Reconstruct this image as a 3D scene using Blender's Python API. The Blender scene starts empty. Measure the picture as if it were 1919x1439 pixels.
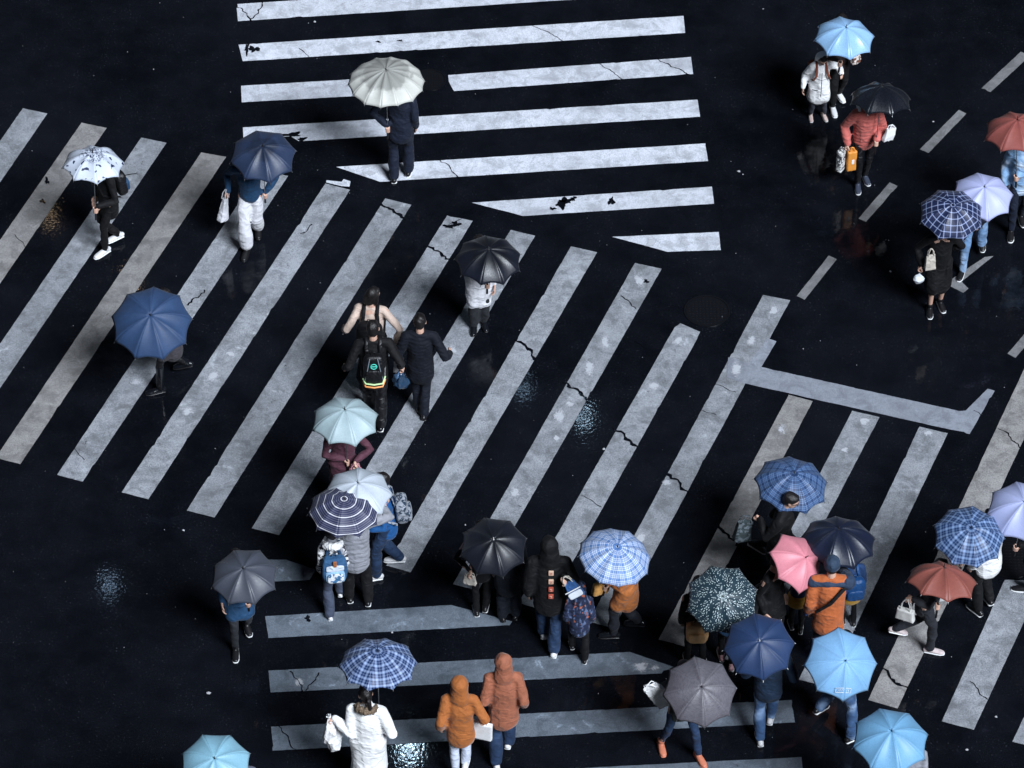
import bpy, bmesh, math, random
import numpy as np
from mathutils import Vector, Matrix, Euler
rnd = random.Random(7)
sc = bpy.context.scene
COL = sc.collection
R = math.radians
# ------------------------------------------------------------------ camera, light, exposure
PITCH, FPX, DIST = R(44), 7970.0, 52.4
CS, SN = math.cos(PITCH), math.sin(PITCH)
CAM = Vector((0, -DIST*CS, DIST*SN))
cam = bpy.data.cameras.new('camera'); camo = bpy.data.objects.new('camera', cam); COL.objects.link(camo)
camo.location = CAM; camo.rotation_euler = (R(90)-PITCH, 0, 0)
cam.sensor_width = 36; cam.lens = FPX/1919*36; cam.clip_end = 2000; cam.clip_start = 1
sc.camera = camo
def vdir(px, py):
    return Vector((0, CS, -SN)) + Vector((1, 0, 0))*((px-959.5)/FPX) + Vector((0, SN, CS))*((719.5-py)/FPX)
def at(px, py, z=0.0):
    d = vdir(px, py); t = (z-CAM.z)/d.z
    return CAM + d*t
def scale_at(p):
    return FPX/((p-CAM).dot(Vector((0, CS, -SN))))
SUN_DIR = Vector((0.50, -0.66, 0.86)).normalized()
w = bpy.data.worlds.new('World'); sc.world = w; w.use_nodes = True
nt = w.node_tree; bg = nt.nodes['Background']
sky = nt.nodes.new('ShaderNodeTexSky'); sky.sky_type = 'NISHITA'; sky.sun_disc = False
sky.sun_elevation = math.asin(SUN_DIR.z); sky.sun_rotation = math.atan2(SUN_DIR.x, SUN_DIR.y)
nt.links.new(sky.outputs[0], bg.inputs[0]); bg.inputs[1].default_value = 0.002
sun = bpy.data.lights.new('sun', 'SUN'); sun.energy = 5.0; sun.angle = R(24); sun.color = (0.84, 0.91, 1.0)
suno = bpy.data.objects.new('sun', sun); COL.objects.link(suno)
suno.rotation_euler = SUN_DIR.to_track_quat('Z', 'Y').to_euler()
sc.view_settings.view_transform = 'Standard'; sc.view_settings.look = 'None'
sc.view_settings.exposure = 0.22; sc.view_settings.gamma = 1.0
def street_light(px, py, h, power, color, rad=0.16):
    """lamp standing beyond the picture whose mirror image in the wet road falls on (px, py)"""
    g = at(px, py); d = vdir(px, py).normalized(); r = Vector((d.x, d.y, -d.z)); p = g + r*(h/r.z)
    l = bpy.data.lights.new('street_light', 'POINT'); l.energy = power; l.color = color; l.shadow_soft_size = rad
    o = bpy.data.objects.new('street_light', l); COL.objects.link(o); o.location = p
street_light(764, 1402, 9.0, 85, (0.55, 0.80, 1.0), 0.08)
street_light(205, 1098, 8.5, 5.5, (0.45, 0.68, 1.0), 0.06)
street_light(242, 532, 8.5, 7, (1.0, 0.70, 0.48), 0.06)
street_light(1092, 778, 9.5, 16, (0.50, 0.75, 1.0), 0.06)
street_light(980, 722, 9.0, 4.5, (0.45, 0.70, 1.0), 0.05)
street_light(92, 402, 9.0, 3.5, (1.0, 0.72, 0.45), 0.05)

# ------------------------------------------------------------------ small helpers
def link(o, parent=None):
    COL.objects.link(o)
    if parent is not None: o.parent = parent
    return o
def tag(o, label=None, cat=None, group=None, kind=None):
    if label: o['label'] = label
    if cat: o['category'] = cat
    if group: o['group'] = group
    if kind: o['kind'] = kind
    return o
def empty(name, loc, rz=0.0):
    o = bpy.data.objects.new(name, None); link(o); o.location = loc; o.rotation_euler = (0, 0, rz); o.empty_display_size = 0.1
    return o
class MB:
    def __init__(s): s.v = []; s.f = []
    def add(s, vs, fs):
        n = len(s.v); s.v += [tuple(x) for x in vs]; s.f += [tuple(i+n for i in f) for f in fs]; return s
    def tube(s, pts, rad, n=12, ref=None, cap=True):
        """closed tube; rad = list of r or (a, b); ref = direction of the a axis"""
        pts = [Vector(p) for p in pts]; rad = [r if isinstance(r, tuple) else (r, r) for r in rad]
        if cap:
            def ends(p, q, r):
                d = (p-q).normalized(); m = min(r); out = []
                for a in (75, 50, 25):
                    out.append((p + d*m*math.sin(R(a)), (r[0]*math.cos(R(a)), r[1]*math.cos(R(a)))))
                return out
            e0 = ends(pts[0], pts[1], rad[0]); e1 = ends(pts[-1], pts[-2], rad[-1])
            pts = [e[0] for e in e0] + pts + [e[0] for e in reversed(e1)]
            rad = [e[1] for e in e0] + rad + [e[1] for e in reversed(e1)]
        vs = []; k = len(pts)
        for i, p in enumerate(pts):
            t = (pts[min(i+1, k-1)] - pts[max(i-1, 0)])
            t = t.normalized() if t.length > 1e-9 else Vector((0, 0, 1))
            if ref is not None: u = Vector(ref)
            elif i == 0: u = Vector((1, 0, 0)) if abs(t.x) < 0.8 else Vector((0, 1, 0))
            u = (u - t*u.dot(t)); u = u.normalized() if u.length > 1e-6 else t.orthogonal().normalized()
            v = t.cross(u)
            for j in range(n):
                a = 2*math.pi*j/n
                vs.append(p + u*math.cos(a)*rad[i][0] + v*math.sin(a)*rad[i][1])
        fs = [(i*n+j, i*n+(j+1) % n, (i+1)*n+(j+1) % n, (i+1)*n+j) for i in range(k-1) for j in range(n)]
        fs.append(tuple(reversed(range(n)))); fs.append(tuple((k-1)*n+j for j in range(n)))
        return s.add(vs, fs)
    def ball(s, c, r, rot=None, n=14):
        c = Vector(c); r = r if isinstance(r, tuple) else (r, r, r); M = rot or Matrix.Identity(3)
        vs = []; m = n//2
        for i in range(1, m):
            a = math.pi*i/m
            for j in range(n):
                b = 2*math.pi*j/n
                vs.append(c + M @ Vector((r[0]*math.sin(a)*math.cos(b), r[1]*math.sin(a)*math.sin(b), r[2]*math.cos(a))))
        fs = [(i*n+j, (i+1)*n+j, (i+1)*n+(j+1) % n, i*n+(j+1) % n) for i in range(m-2) for j in range(n)]
        vs += [c + M @ Vector((0, 0, r[2])), c + M @ Vector((0, 0, -r[2]))]; t = len(vs)-2
        for j in range(n):
            fs.append((t, j, (j+1) % n)); fs.append((t+1, (m-2)*n+(j+1) % n, (m-2)*n+j))
        return s.add(vs, fs)
    def box(s, c, h, M=None, e=6.0):
        """rounded box: superellipsoid rings"""
        c = Vector(c); M = M or Matrix.Identity(3); n = 20; m = 12; vs = []
        f = lambda x: math.copysign(abs(x)**(2/e), x)
        for i in range(1, m):
            a = math.pi*i/m - math.pi/2
            for j in range(n):
                b = 2*math.pi*j/n
                vs.append(c + M @ Vector((h[0]*f(math.cos(a))*f(math.cos(b)), h[1]*f(math.cos(a))*f(math.sin(b)), h[2]*f(math.sin(a)))))
        fs = [(i*n+j, i*n+(j+1) % n, (i+1)*n+(j+1) % n, (i+1)*n+j) for i in range(m-2) for j in range(n)]
        fs.append(tuple(reversed(range(n)))); fs.append(tuple((m-2)*n+j for j in range(n)))
        return s.add(vs, fs)
    def mesh(s, name):
        me = bpy.data.meshes.new(name); me.from_pydata(s.v, [], s.f); me.update(); return me
    def build(s, name, mat, parent=None, smooth=True):
        me = s.mesh(name); me.materials.append(mat)
        if smooth: me.shade_smooth()
        return link(bpy.data.objects.new(name, me), parent)
    def fuse(s, name, mat, parent=None, voxel=0.012, smooth=2, disp=None):
        """all the overlapping pieces grown together into ONE continuous skin"""
        me = s.mesh(name); t = bpy.data.objects.new('tmp', me); COL.objects.link(t)
        m = t.modifiers.new('r', 'REMESH'); m.mode = 'VOXEL'; m.voxel_size = voxel; m.use_smooth_shade = True
        if smooth:
            q = t.modifiers.new('s', 'SMOOTH'); q.factor = 0.5; q.iterations = smooth
        dg = bpy.context.evaluated_depsgraph_get()
        out = bpy.data.meshes.new_from_object(t.evaluated_get(dg)); out.name = name
        bpy.data.objects.remove(t); bpy.data.meshes.remove(me)
        if disp:
            n = len(out.vertices); co = np.empty(n*3); out.vertices.foreach_get('co', co); co = co.reshape(-1, 3)
            no = np.empty(n*3); out.vertex_normals.foreach_get('vector', no); no = no.reshape(-1, 3)
            co = co + no*disp(co, no)[:, None]; out.vertices.foreach_set('co', co.ravel()); out.update()
        out.materials.clear(); out.materials.append(mat); out.shade_smooth()
        return link(bpy.data.objects.new(name, out), parent)
def folds(seed, amp=0.007, k=18.0, zs=0.6):
    amp *= 1.7
    g = np.random.RandomState(seed); W = g.normal(size=(7, 3))*k*np.array([1, 1, zs]); P = g.uniform(0, 6.28, 7)
    def f(co, no):
        q = co + 0.03*np.sin(co[:, [1, 2, 0]]*9+P[:3])
        v = np.zeros(len(co))
        for i in range(7): v += (1-2*np.abs(np.sin(q @ W[i]/(2.8 if i < 4 else 1.3)+P[i]))**0.8)/7*(2.0 if i < 4 else 1.0)
        return v*amp
    return f
def puffs(seed, per=0.075, amp=0.011):
    g = folds(seed, 0.004, 22)
    return lambda co, no: 0.72*amp*(np.abs(np.sin((co[:, 2]+0.012*np.sin(co[:, 0]*17+seed))*math.pi/per))**0.6-0.6)*(1-np.abs(no[:, 2])*0.7) + g(co, no)

# ------------------------------------------------------------------ node expression helper
class X:
    def __init__(s, T, o): s.T = T; s.o = o
    def _m(s, op, *a, clamp=False):
        n = s.T.nodes.new('ShaderNodeMath'); n.operation = op; n.use_clamp = clamp
        for i, q in enumerate((s,)+a):
            if isinstance(q, X): s.T.links.new(q.o, n.inputs[i])
            else: n.inputs[i].default_value = q
        return X(s.T, n.outputs[0])
    def __add__(s, b): return s._m('ADD', b)
    def __sub__(s, b): return s._m('SUBTRACT', b)
    def __mul__(s, b): return s._m('MULTIPLY', b)
    def __truediv__(s, b): return s._m('DIVIDE', b)
    def abs(s): return s._m('ABSOLUTE')
    def frac(s): return s._m('FRACT')
    def max(s, b): return s._m('MAXIMUM', b)
    def min(s, b): return s._m('MINIMUM', b)
    def step(s, lo, hi):
        n = s.T.nodes.new('ShaderNodeMapRange'); n.interpolation_type = 'SMOOTHSTEP'
        n.inputs[1].default_value = lo; n.inputs[2].default_value = hi; s.T.links.new(s.o, n.inputs[0]); return X(s.T, n.outputs[0])
def band(x, period, width, off=0.0, soft=0.08):
    """1 inside a stripe of that width (in parts of the period)"""
    d = ((x/period+off).frac()-0.5).abs()
    return (d*-1.0).step(-width/2-soft, -width/2+soft)
def new_mat(name):
    m = bpy.data.materials.new(name); m.use_nodes = True; T = m.node_tree; b = T.nodes['Principled BSDF']; return m, T, b
def noise(T, scale, detail=3, rough=0.5, vec=None, dist=0.0, src='Object', stretch=None):
    n = T.nodes.new('ShaderNodeTexNoise'); n.inputs['Scale'].default_value = scale; n.inputs['Detail'].default_value = detail
    n.inputs['Roughness'].default_value = rough; n.inputs['Distortion'].default_value = dist
    if vec is None:
        tc = T.nodes.new('ShaderNodeTexCoord'); vec = tc.outputs[src]
    if stretch:
        mp = T.nodes.new('ShaderNodeMapping'); mp.inputs['Scale'].default_value = stretch[:3]
        if len(stretch) > 3: mp.inputs['Rotation'].default_value = (0, 0, stretch[3])
        T.links.new(vec, mp.inputs[0]); vec = mp.outputs[0]
    T.links.new(vec, n.inputs['Vector']); return X(T, n.outputs[0])
def mixc(T, f, a, b):
    n = T.nodes.new('ShaderNodeMix'); n.data_type = 'RGBA'
    if isinstance(f, X): T.links.new(f.o, n.inputs[0])
    else: n.inputs[0].default_value = f
    for i, c in ((6, a), (7, b)):
        if isinstance(c, tuple): n.inputs[i].default_value = (*c[:3], 1)
        else: T.links.new(c, n.inputs[i])
    return n.outputs[2]
def bump(T, b, h, strength, dist=0.01):
    n = T.nodes.new('ShaderNodeBump'); n.inputs['Strength'].default_value = strength; n.inputs['Distance'].default_value = dist
    T.links.new(h.o, n.inputs['Height']); T.links.new(n.outputs[0], b.inputs['Normal'])
_cache = {}
def cloth(c, rough=0.75, var=0.35, sheen=0.2, spec=0.3, kind='plain', c2=None):
    key = (c, rough, var, sheen, spec, kind, c2)
    if key in _cache: return _cache[key]
    m, T, b = new_mat('fabric'); n1 = noise(T, 9, 4, 0.6); n2 = noise(T, 160, 2)
    f = (n1*0.7+n2*0.5).step(0.3, 0.95)
    d = tuple(max(0, x*(1-var)) for x in c); l = tuple(min(1, x*(1+var*0.6)) for x in c)
    out = mixc(T, f, d, l)
    if kind == 'spots':
        q = noise(T, 26, 1, 0.4, dist=0.6); out = mixc(T, q.step(0.50, 0.56), out, c2)
    if kind == 'knit':
        q = noise(T, 30, 2, 0.4, stretch=(1, 1, 0.35)); out = mixc(T, q.step(0.53, 0.62), out, c2)
        q = noise(T, 11, 1, 0.4, stretch=(2.5, 2.5, 1)); out = mixc(T, q.step(0.64, 0.68), out, (0.42, 0.12, 0.07))
    if kind == 'denim':
        q = noise(T, 5, 2, 0.5); out = mixc(T, q.step(0.45, 0.72), out, c2)
    if kind == 'fur':
        q = noise(T, 70, 4, 0.7, stretch=(1, 1, 0.5)); out = mixc(T, q.step(0.4, 0.65), out, c2)
    T.links.new(out, b.inputs['Base Color']); b.inputs['Roughness'].default_value = rough
    b.inputs['Specular IOR Level'].default_value = spec; b.inputs['Sheen Weight'].default_value = sheen*min(1.0, 0.1+max(c)*2)
    b.inputs['Sheen Roughness'].default_value = 0.4
    wr = (noise(T, 5.0, 2, 0.5, dist=0.35, stretch=(1, 1, 1.5))-0.5).abs()
    bump(T, b, n1*1.2+n2*0.4+noise(T, 26, 3)*0.7+(wr*-1.0).step(-0.14, 0.02)*1.5, 0.7, 0.007)
    _cache[key] = m; return m
def plain(name, c, rough=0.5, metal=0.0, spec=0.5):
    key = (name, c, rough, metal)
    if key in _cache: return _cache[key]
    m, T, b = new_mat(name); n = noise(T, 40, 3)
    T.links.new(mixc(T, n, tuple(x*0.8 for x in c), tuple(min(1, x*1.12) for x in c)), b.inputs['Base Color'])
    b.inputs['Roughness'].default_value = rough; b.inputs['Metallic'].default_value = metal; b.inputs['Specular IOR Level'].default_value = spec
    _cache[key] = m; return m
SKIN = plain('skin', (0.62, 0.38, 0.29), 0.5)
def hair_mat():
    m, T, b = new_mat('hair'); q = noise(T, 60, 3, 0.6, stretch=(3, 3, 0.5))
    T.links.new(mixc(T, q, (0.003, 0.003, 0.004), (0.018, 0.014, 0.014)), b.inputs['Base Color'])
    b.inputs['Roughness'].default_value = 0.42; bump(T, b, q, 0.7, 0.006); return m
HAIR = hair_mat()
EYE = plain('dark_eye', (0.01, 0.01, 0.01), 0.2); LIP = plain('lip', (0.42, 0.13, 0.12), 0.4)
METAL = plain('steel', (0.35, 0.36, 0.38), 0.3, 0.9); BLACKP = plain('black_plastic', (0.01, 0.01, 0.012), 0.35)
WHITEP = plain('white_rubber', (0.78, 0.79, 0.8), 0.5)

# ------------------------------------------------------------------ road and markings
def asphalt():
    m, T, b = new_mat('wet_asphalt')
    g = noise(T, 95, 2, 0.6); c = noise(T, 0.35, 5, 0.6); f = noise(T, 2.3, 5, 0.65); grit = noise(T, 46, 1, 0.5)
    k = ((g-0.5)*1.5+c*0.7+f*0.5+0.2).step(0.45, 1.15)
    col = mixc(T, k, (0.0010, 0.0014, 0.0026), (0.0085, 0.0098, 0.0140))
    col = mixc(T, grit.step(0.66, 0.76)*f.step(0.38, 0.6)*0.75, col, (0.045, 0.048, 0.058))
    T.links.new(col, b.inputs['Base Color'])
    T.links.new(((c*0.5+f*0.6).step(0.35, 0.8)*0.02+0.035).o, b.inputs['Roughness'])
    T.links.new((f.step(0.36, 0.62)*0.20+0.04).o, b.inputs['Specular IOR Level'])
    bump(T, b, noise(T, 26, 2, 0.5), 1.0, 0.0005)
    return m
ASPHALT = asphalt()
def paint(name, lo, hi, wear=0.5, tint=(1, 1, 1), gloss=0.0):
    m, T, b = new_mat(name)
    lo = tuple(lo*x for x in tint); hi = tuple(hi*x for x in tint)
    sp = noise(T, 85, 3, 0.9); cl = noise(T, 1.6, 4, 0.6); md = noise(T, 8, 5, 0.65)
    wp = noise(T, 4.0, 6, 0.62, dist=0.8)
    base = mixc(T, (cl*0.7+(sp-0.5)*2.2+0.3+md*0.3).step(0.45, 1.15), lo, hi)
    oi = T.nodes.new('ShaderNodeObjectInfo'); rv = X(T, oi.outputs['Random'])
    base = mixc(T, rv*0.28, base, tuple(x*0.75 for x in lo))
    patch = wp.step(0.57, 0.74)*(noise(T, 30, 3, 0.7).step(0.35, 0.65))*0.75
    base = mixc(T, patch*(0.85*wear+0.15), base, tuple(min(1, 0.78*x) for x in tint))
    tyre = noise(T, 3.0, 3, 0.55, stretch=(0.35, 1.0, 1.0, 0.5)).step(0.52, 0.8)
    base = mixc(T, tyre*0.6, base, tuple(x*0.5 for x in lo))
    base = mixc(T, noise(T, 4.5, 6, 0.75, dist=0.5).step(0.44, 0.64)*0.6, base, tuple(x*0.62 for x in lo))
    # chips right down to the road
    chip = noise(T, 14, 6, 0.7, dist=1.0).step(0.67-0.05*wear, 0.72-0.05*wear)*noise(T, 0.9, 2).step(0.42, 0.6)
    base = mixc(T, chip, base, (0.006, 0.0065, 0.010))
    T.links.new(base, b.inputs['Base Color'])
    T.links.new((md.step(0.35, 0.7)*0.25+(0.28-gloss)).o, b.inputs['Roughness'])
    b.inputs['Specular IOR Level'].default_value = 0.4
    bump(T, b, sp*0.6+noise(T, 45, 3, 0.7)*0.9+md*0.8, 0.45, 0.007)
    return m
PAINT_A = paint('paint_bright_light', 0.50, 0.90, 0.5, (0.93, 0.97, 1.08))  # top stripes: stronger light there is put into a paler paint colour
PAINT_B = paint('paint_worn_mid_light', 0.19, 0.50, 0.9, (0.93, 0.98, 1.08))  # middle stripes: real wear, plus the middle step of the light falloff
PAINT_C = paint('paint_dim_light', 0.12, 0.22, 0.6, (0.84, 1.0, 1.22))  # bottom stripes: weaker light there painted in as a darker tone
PAINT_W = paint('paint_warm', 0.19, 0.42, 0.5, (1.01, 0.98, 0.98))
PAINT_S = paint('paint_smooth', 0.26, 0.40, 0.1, (0.9, 0.97, 1.14))
PAINT_L = paint('paint_thin', 0.16, 0.30, 0.5, (0.99, 0.99, 1.03))

road_me = MB()
S = 400
road_me.add([(-S, -S, 0), (S, -S, 0), (S, S, 0), (-S, S, 0)], [(0, 1, 2, 3)])
road = road_me.build('road', ASPHALT, smooth=False)
tag(road, 'black wet asphalt road covering the whole crossing', 'road', kind='structure')
def sheet(name, pts, mat, z=0.004, jit=0.0022, step=0.04, seed=0):
    g = random.Random(seed); P = [at(*p) for p in pts]; out = []
    for i, a in enumerate(P):
        b = P[(i+1) % len(P)]; L = (b-a).length; n = max(1, int(L/step)); nrm = Vector((-(b-a).y, (b-a).x, 0)).normalized()
        o = 0.0
        for k in range(n):
            t = k/n; o = o*0.6+g.uniform(-1, 1)*jit*0.8
            if g.random() < 0.012: o -= g.uniform(0.006, 0.018)*(1 if jit else 0)
            q = a.lerp(b, t) + (nrm*o if 0 < k else Vector((0, 0, 0))); q.z = z; out.append(q)
    bm = bmesh.new(); vs = [bm.verts.new(q) for q in out]; f = bm.faces.new(vs)
    if f.normal.z < 0: f.normal_flip()
    bmesh.ops.triangulate(bm, faces=[f]); bm.normal_update()
    for f in bm.faces:
        if f.normal.z < 0: f.normal_flip()
    me = bpy.data.meshes.new(name); bm.to_mesh(me); bm.free(); me.materials.append(mat)
    o = link(bpy.data.objects.new(name, me), road); return o
STRIPES = [
 (PAINT_A, [(443, 8), (1272, -46), (1282, -14), (446, 40)]), (PAINT_A, [(447, 84), (1281, 30), (1284, 62), (455, 115)]),
 (PAINT_A, [(452, 161), (765, 143), (765, 175), (453, 192)]), (PAINT_A, [(840, 141), (1295, 107), (1299, 139), (851, 171), (841, 153)]),
 (PAINT_A, [(455, 239), (1307, 187), (1312, 219), (560, 265), (545, 256), (456, 258)]), (PAINT_A, [(630, 313), (1322, 269), (1327, 302), (712, 341)]),
 (PAINT_A, [(884, 380), (1334, 350), (1338, 382), (980, 405)]), (PAINT_A, [(1147, 444), (1347, 435), (1351, 469), (1250, 472)]),
 (PAINT_B, [(43, 203), (89, 213), (-311, 795), (-363, 783)]), (PAINT_W, [(153, 230), (200, 240), (-199, 822), (-250, 810)]),
 (PAINT_B, [(265, 258), (312, 268), (-80, 846), (-128, 832)]), (PAINT_W, [(377, 286), (424, 294), (38, 870), (-8, 858)]),
 (PAINT_B, [(490, 317), (540, 330), (155, 903), (107, 890)]), (PAINT_B, [(610, 344), (656, 356), (278, 936), (228, 923)]),
 (PAINT_B, [(722, 372), (771, 384), (402, 970), (350, 957)]), (PAINT_B, [(838, 404), (886, 414), (523, 1003), (472, 990)]),
 (PAINT_B, [(957, 431), (1003, 442), (648, 1035), (598, 1023)]), (PAINT_B, [(1070, 462), (1119, 473), (769, 1073), (724, 1060)]),
 (PAINT_B, [(1190, 493), (1240, 504), (896, 1107), (849, 1095)]), (PAINT_B, [(1275, 606), (1312, 622), (1306, 636), (1022, 1145), (972, 1130), (1264, 614)]),
 (PAINT_B, [(1430, 553), (1481, 563), (1150, 1178), (1103, 1165)]), (PAINT_W, [(1478, 740), (1523, 752), (1283, 1212), (1234, 1199)]),
 (PAINT_B, [(1597, 770), (1648, 782), (1405, 1247), (1357, 1236)]), (PAINT_B, [(1723, 800), (1776, 812), (1550, 1287), (1497, 1274)]),
 (PAINT_W, [(1975, 574), (2030, 586), (1682, 1328), (1627, 1312)]), (PAINT_B, [(1883, 1087), (1955, 1088), (1825, 1368), (1765, 1352)]),
 (PAINT_B, [(2030, 1110), (2085, 1120), (1955, 1405), (1897, 1390)]),
 (PAINT_C, [(500, 1049), (535, 1049), (592, 1068), (580, 1087), (515, 1090)]), (PAINT_C, [(497, 1155), (845, 1134), (960, 1165), (955, 1172), (503, 1196)]),
 (PAINT_C, [(503, 1257), (1180, 1222), (1262, 1250), (1240, 1262), (507, 1298)]), (PAINT_C, [(508, 1362), (1484, 1312), (1490, 1354), (511, 1407)]),
 (PAINT_C, [(515, 1468), (1502, 1419), (1505, 1455), (520, 1508)])]
for i, (m, p) in enumerate(STRIPES): sheet('crosswalk_stripe', p, m, seed=i)
for i, p in enumerate([[(1913, 97), (1930, 105), (1856, 173), (1839, 166)], [(1797, 206), (1811, 213), (1740, 287), (1724, 280)],
    [(1667, 342), (1682, 349), (1623, 416), (1609, 410)], [(1553, 479), (1568, 486), (1508, 562), (1493, 555)],
    [(1925, 620), (1940, 628), (1903, 671), (1888, 663)], [(1782, 524), (1845, 482), (1862, 480), (1802, 528), (1815, 541), (1805, 549), (1778, 535)]]):
    sheet('lane_dash', p, PAINT_L, seed=50+i)
sheet('stop_line', [(1365, 670), (1420, 687), (1797, 771), (1810, 770), (1851, 729), (1864, 733), (1817, 814), (1395, 719), (1362, 708)], PAINT_S, z=0.008, jit=0.003, seed=90)
sheet('stop_line_end', [(1437, 634), (1455, 640), (1418, 703), (1395, 694)], PAINT_S, z=0.0065, seed=91)
sheet('paint_fragment', [(612, 338), (640, 341), (644, 336), (657, 340), (655, 350), (640, 349), (611, 342)], PAINT_A, seed=92)
def crack(a, b, w=0.03, seed=0, name='road_crack', z=0.011):
    g = random.Random(seed); A = at(*a); B = at(*b); L = (B-A).length; n = max(3, int(L/0.035)); d = (B-A).normalized(); nr = Vector((-d.y, d.x, 0))
    o = 0; l = []; r = []
    for k in range(n+1):
        o = o*0.75+g.uniform(-1, 1)*0.028 + (math.sin(k/n*6.28)*0.006); ww = w*g.uniform(0.35, 1.15)*0.5
        p = A.lerp(B, k/n)+nr*o*min(1, w/0.02); p.z = z; l.append(p+nr*ww); r.append(p-nr*ww)
    m = MB(); m.add(l+r, [(k, k+n+1, k+n+2, k+1) for k in range(n)]); ob = m.build(name, ASPHALT, road, smooth=False)
for i, (a, b, w) in enumerate([((712, 385), (760, 414), .045), ((798, 460), (842, 487), .045), ((965, 637), (1008, 675), .05), ((1058, 714), (1102, 754), .05),
    ((1150, 800), (1195, 842), .05), ((1245, 889), (1296, 928), .045), ((1342, 982), (1388, 1028), .04), ((1654, 1252), (1704, 1294), .045),
    ((824, 298), (868, 334), .014), ((444, 8), (475, 40), .02), ((492, 4), (468, 40), .022), ((1818, 1278), (1850, 1312), .012), ((523, 1362), (562, 1408), .014),
    ((545, 1258), (575, 1298), .016), ((600, 1262), (575, 1296), .014), ((1868, 805), (1912, 842), .016), ((1118, 116), (1168, 148), .010), ((1220, 110), (1288, 138), .014),
    ((998, 48), (1056, 76), .009), ((560, 92), (582, 106), .010), ((1162, 556), (1193, 580), .012), ((350, 572), (385, 545), .03), ((565, 440), (588, 423), .02),
    ((1338, 722), (1380, 735), .01), ((236, 330), (255, 322), .015), ((1825, 770), (1838, 779), .01), ((830, 425), (872, 412), .012), ((1310, 770), (1342, 778), .008),
    ((1090, 928), (1130, 948), .01), ((1188, 640), (1215, 655), .008), ((28, 440), (50, 465), .008), ((140, 840), (160, 862), .008)]):
    crack(a, b, w, i)
def blob(cx, cy, rx, ry, mat, name, z=0.011, seed=0, n=26, rough=0.35):
    g = random.Random(seed); c = at(cx, cy); s = scale_at(c); ph = [g.uniform(0, 6.28) for _ in range(5)]; vs = []
    for j in range(n):
        a = 2*math.pi*j/n; q = 1+rough*(math.sin(2*a+ph[0])*0.4+math.sin(3*a+ph[1])*0.4+math.sin(5*a+ph[2])*0.35+math.sin(9*a+ph[3])*0.25)
        vs.append(Vector((c.x+rx/s*q*math.cos(a), c.y+ry/s/SN*q*math.sin(a), z)))
    m = MB(); m.add([Vector((c.x, c.y, z))]+vs, [(0, j+1, (j+1) % n+1) for j in range(n)]); return m.build(name, mat, road, smooth=False)
for i, (x, y, a, b) in enumerate([(1053, 382, 10, 9), (1062, 378, 9, 5), (1075, 373, 5, 4), (1146, 378, 5, 8), (1036, 392, 5, 3), (577, 1160, 5, 5), (463, 92, 4, 10), (476, 93, 9, 6), (843, 425, 10, 4), (855, 420, 8, 4),
    (88, 340, 4, 6), (80, 378, 5, 4), (709, 79, 4, 2), (750, 77, 4, 2), (548, 253, 14, 5), (566, 262, 8, 4), (1211, 528, 4, 4)]):
    blob(x, y, a, b, ASPHALT, 'paint_chip', seed=i, rough=0.6)
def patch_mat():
    m, T, b = new_mat('paint_wet_reflection'); tc = T.nodes.new('ShaderNodeTexCoord'); sep = T.nodes.new('ShaderNodeSeparateXYZ'); T.links.new(tc.outputs['Generated'], sep.inputs[0])
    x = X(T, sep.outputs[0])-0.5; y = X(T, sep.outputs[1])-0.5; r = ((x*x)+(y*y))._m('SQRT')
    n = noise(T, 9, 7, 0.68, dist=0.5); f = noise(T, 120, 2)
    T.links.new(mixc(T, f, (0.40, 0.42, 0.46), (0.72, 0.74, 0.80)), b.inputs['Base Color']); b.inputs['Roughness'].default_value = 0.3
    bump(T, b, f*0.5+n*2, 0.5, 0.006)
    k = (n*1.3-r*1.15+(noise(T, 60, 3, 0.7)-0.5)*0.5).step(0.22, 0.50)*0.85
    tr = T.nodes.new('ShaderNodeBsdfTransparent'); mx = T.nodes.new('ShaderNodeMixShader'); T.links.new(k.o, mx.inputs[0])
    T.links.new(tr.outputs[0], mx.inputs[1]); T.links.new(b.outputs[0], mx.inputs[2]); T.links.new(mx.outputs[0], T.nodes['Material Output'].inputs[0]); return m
PAINT_X = patch_mat()  # mostly wet reflections painted as pale colour, partly thick white paint
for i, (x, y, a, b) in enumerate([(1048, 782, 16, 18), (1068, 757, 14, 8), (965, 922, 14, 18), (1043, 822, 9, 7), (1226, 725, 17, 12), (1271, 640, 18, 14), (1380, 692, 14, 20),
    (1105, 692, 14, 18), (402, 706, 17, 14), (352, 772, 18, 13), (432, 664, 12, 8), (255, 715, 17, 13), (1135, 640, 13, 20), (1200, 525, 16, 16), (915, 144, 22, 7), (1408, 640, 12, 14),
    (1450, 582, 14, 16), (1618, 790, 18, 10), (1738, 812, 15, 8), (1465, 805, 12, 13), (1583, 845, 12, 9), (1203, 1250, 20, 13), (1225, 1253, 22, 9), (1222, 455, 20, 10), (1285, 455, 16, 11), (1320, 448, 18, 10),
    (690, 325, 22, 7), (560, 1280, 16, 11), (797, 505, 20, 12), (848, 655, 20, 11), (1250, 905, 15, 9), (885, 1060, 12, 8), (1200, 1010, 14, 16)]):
    blob(x, y, a, b, PAINT_X, 'reflection_paint_patch', z=0.0095, seed=100+i, rough=0.1)
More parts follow.
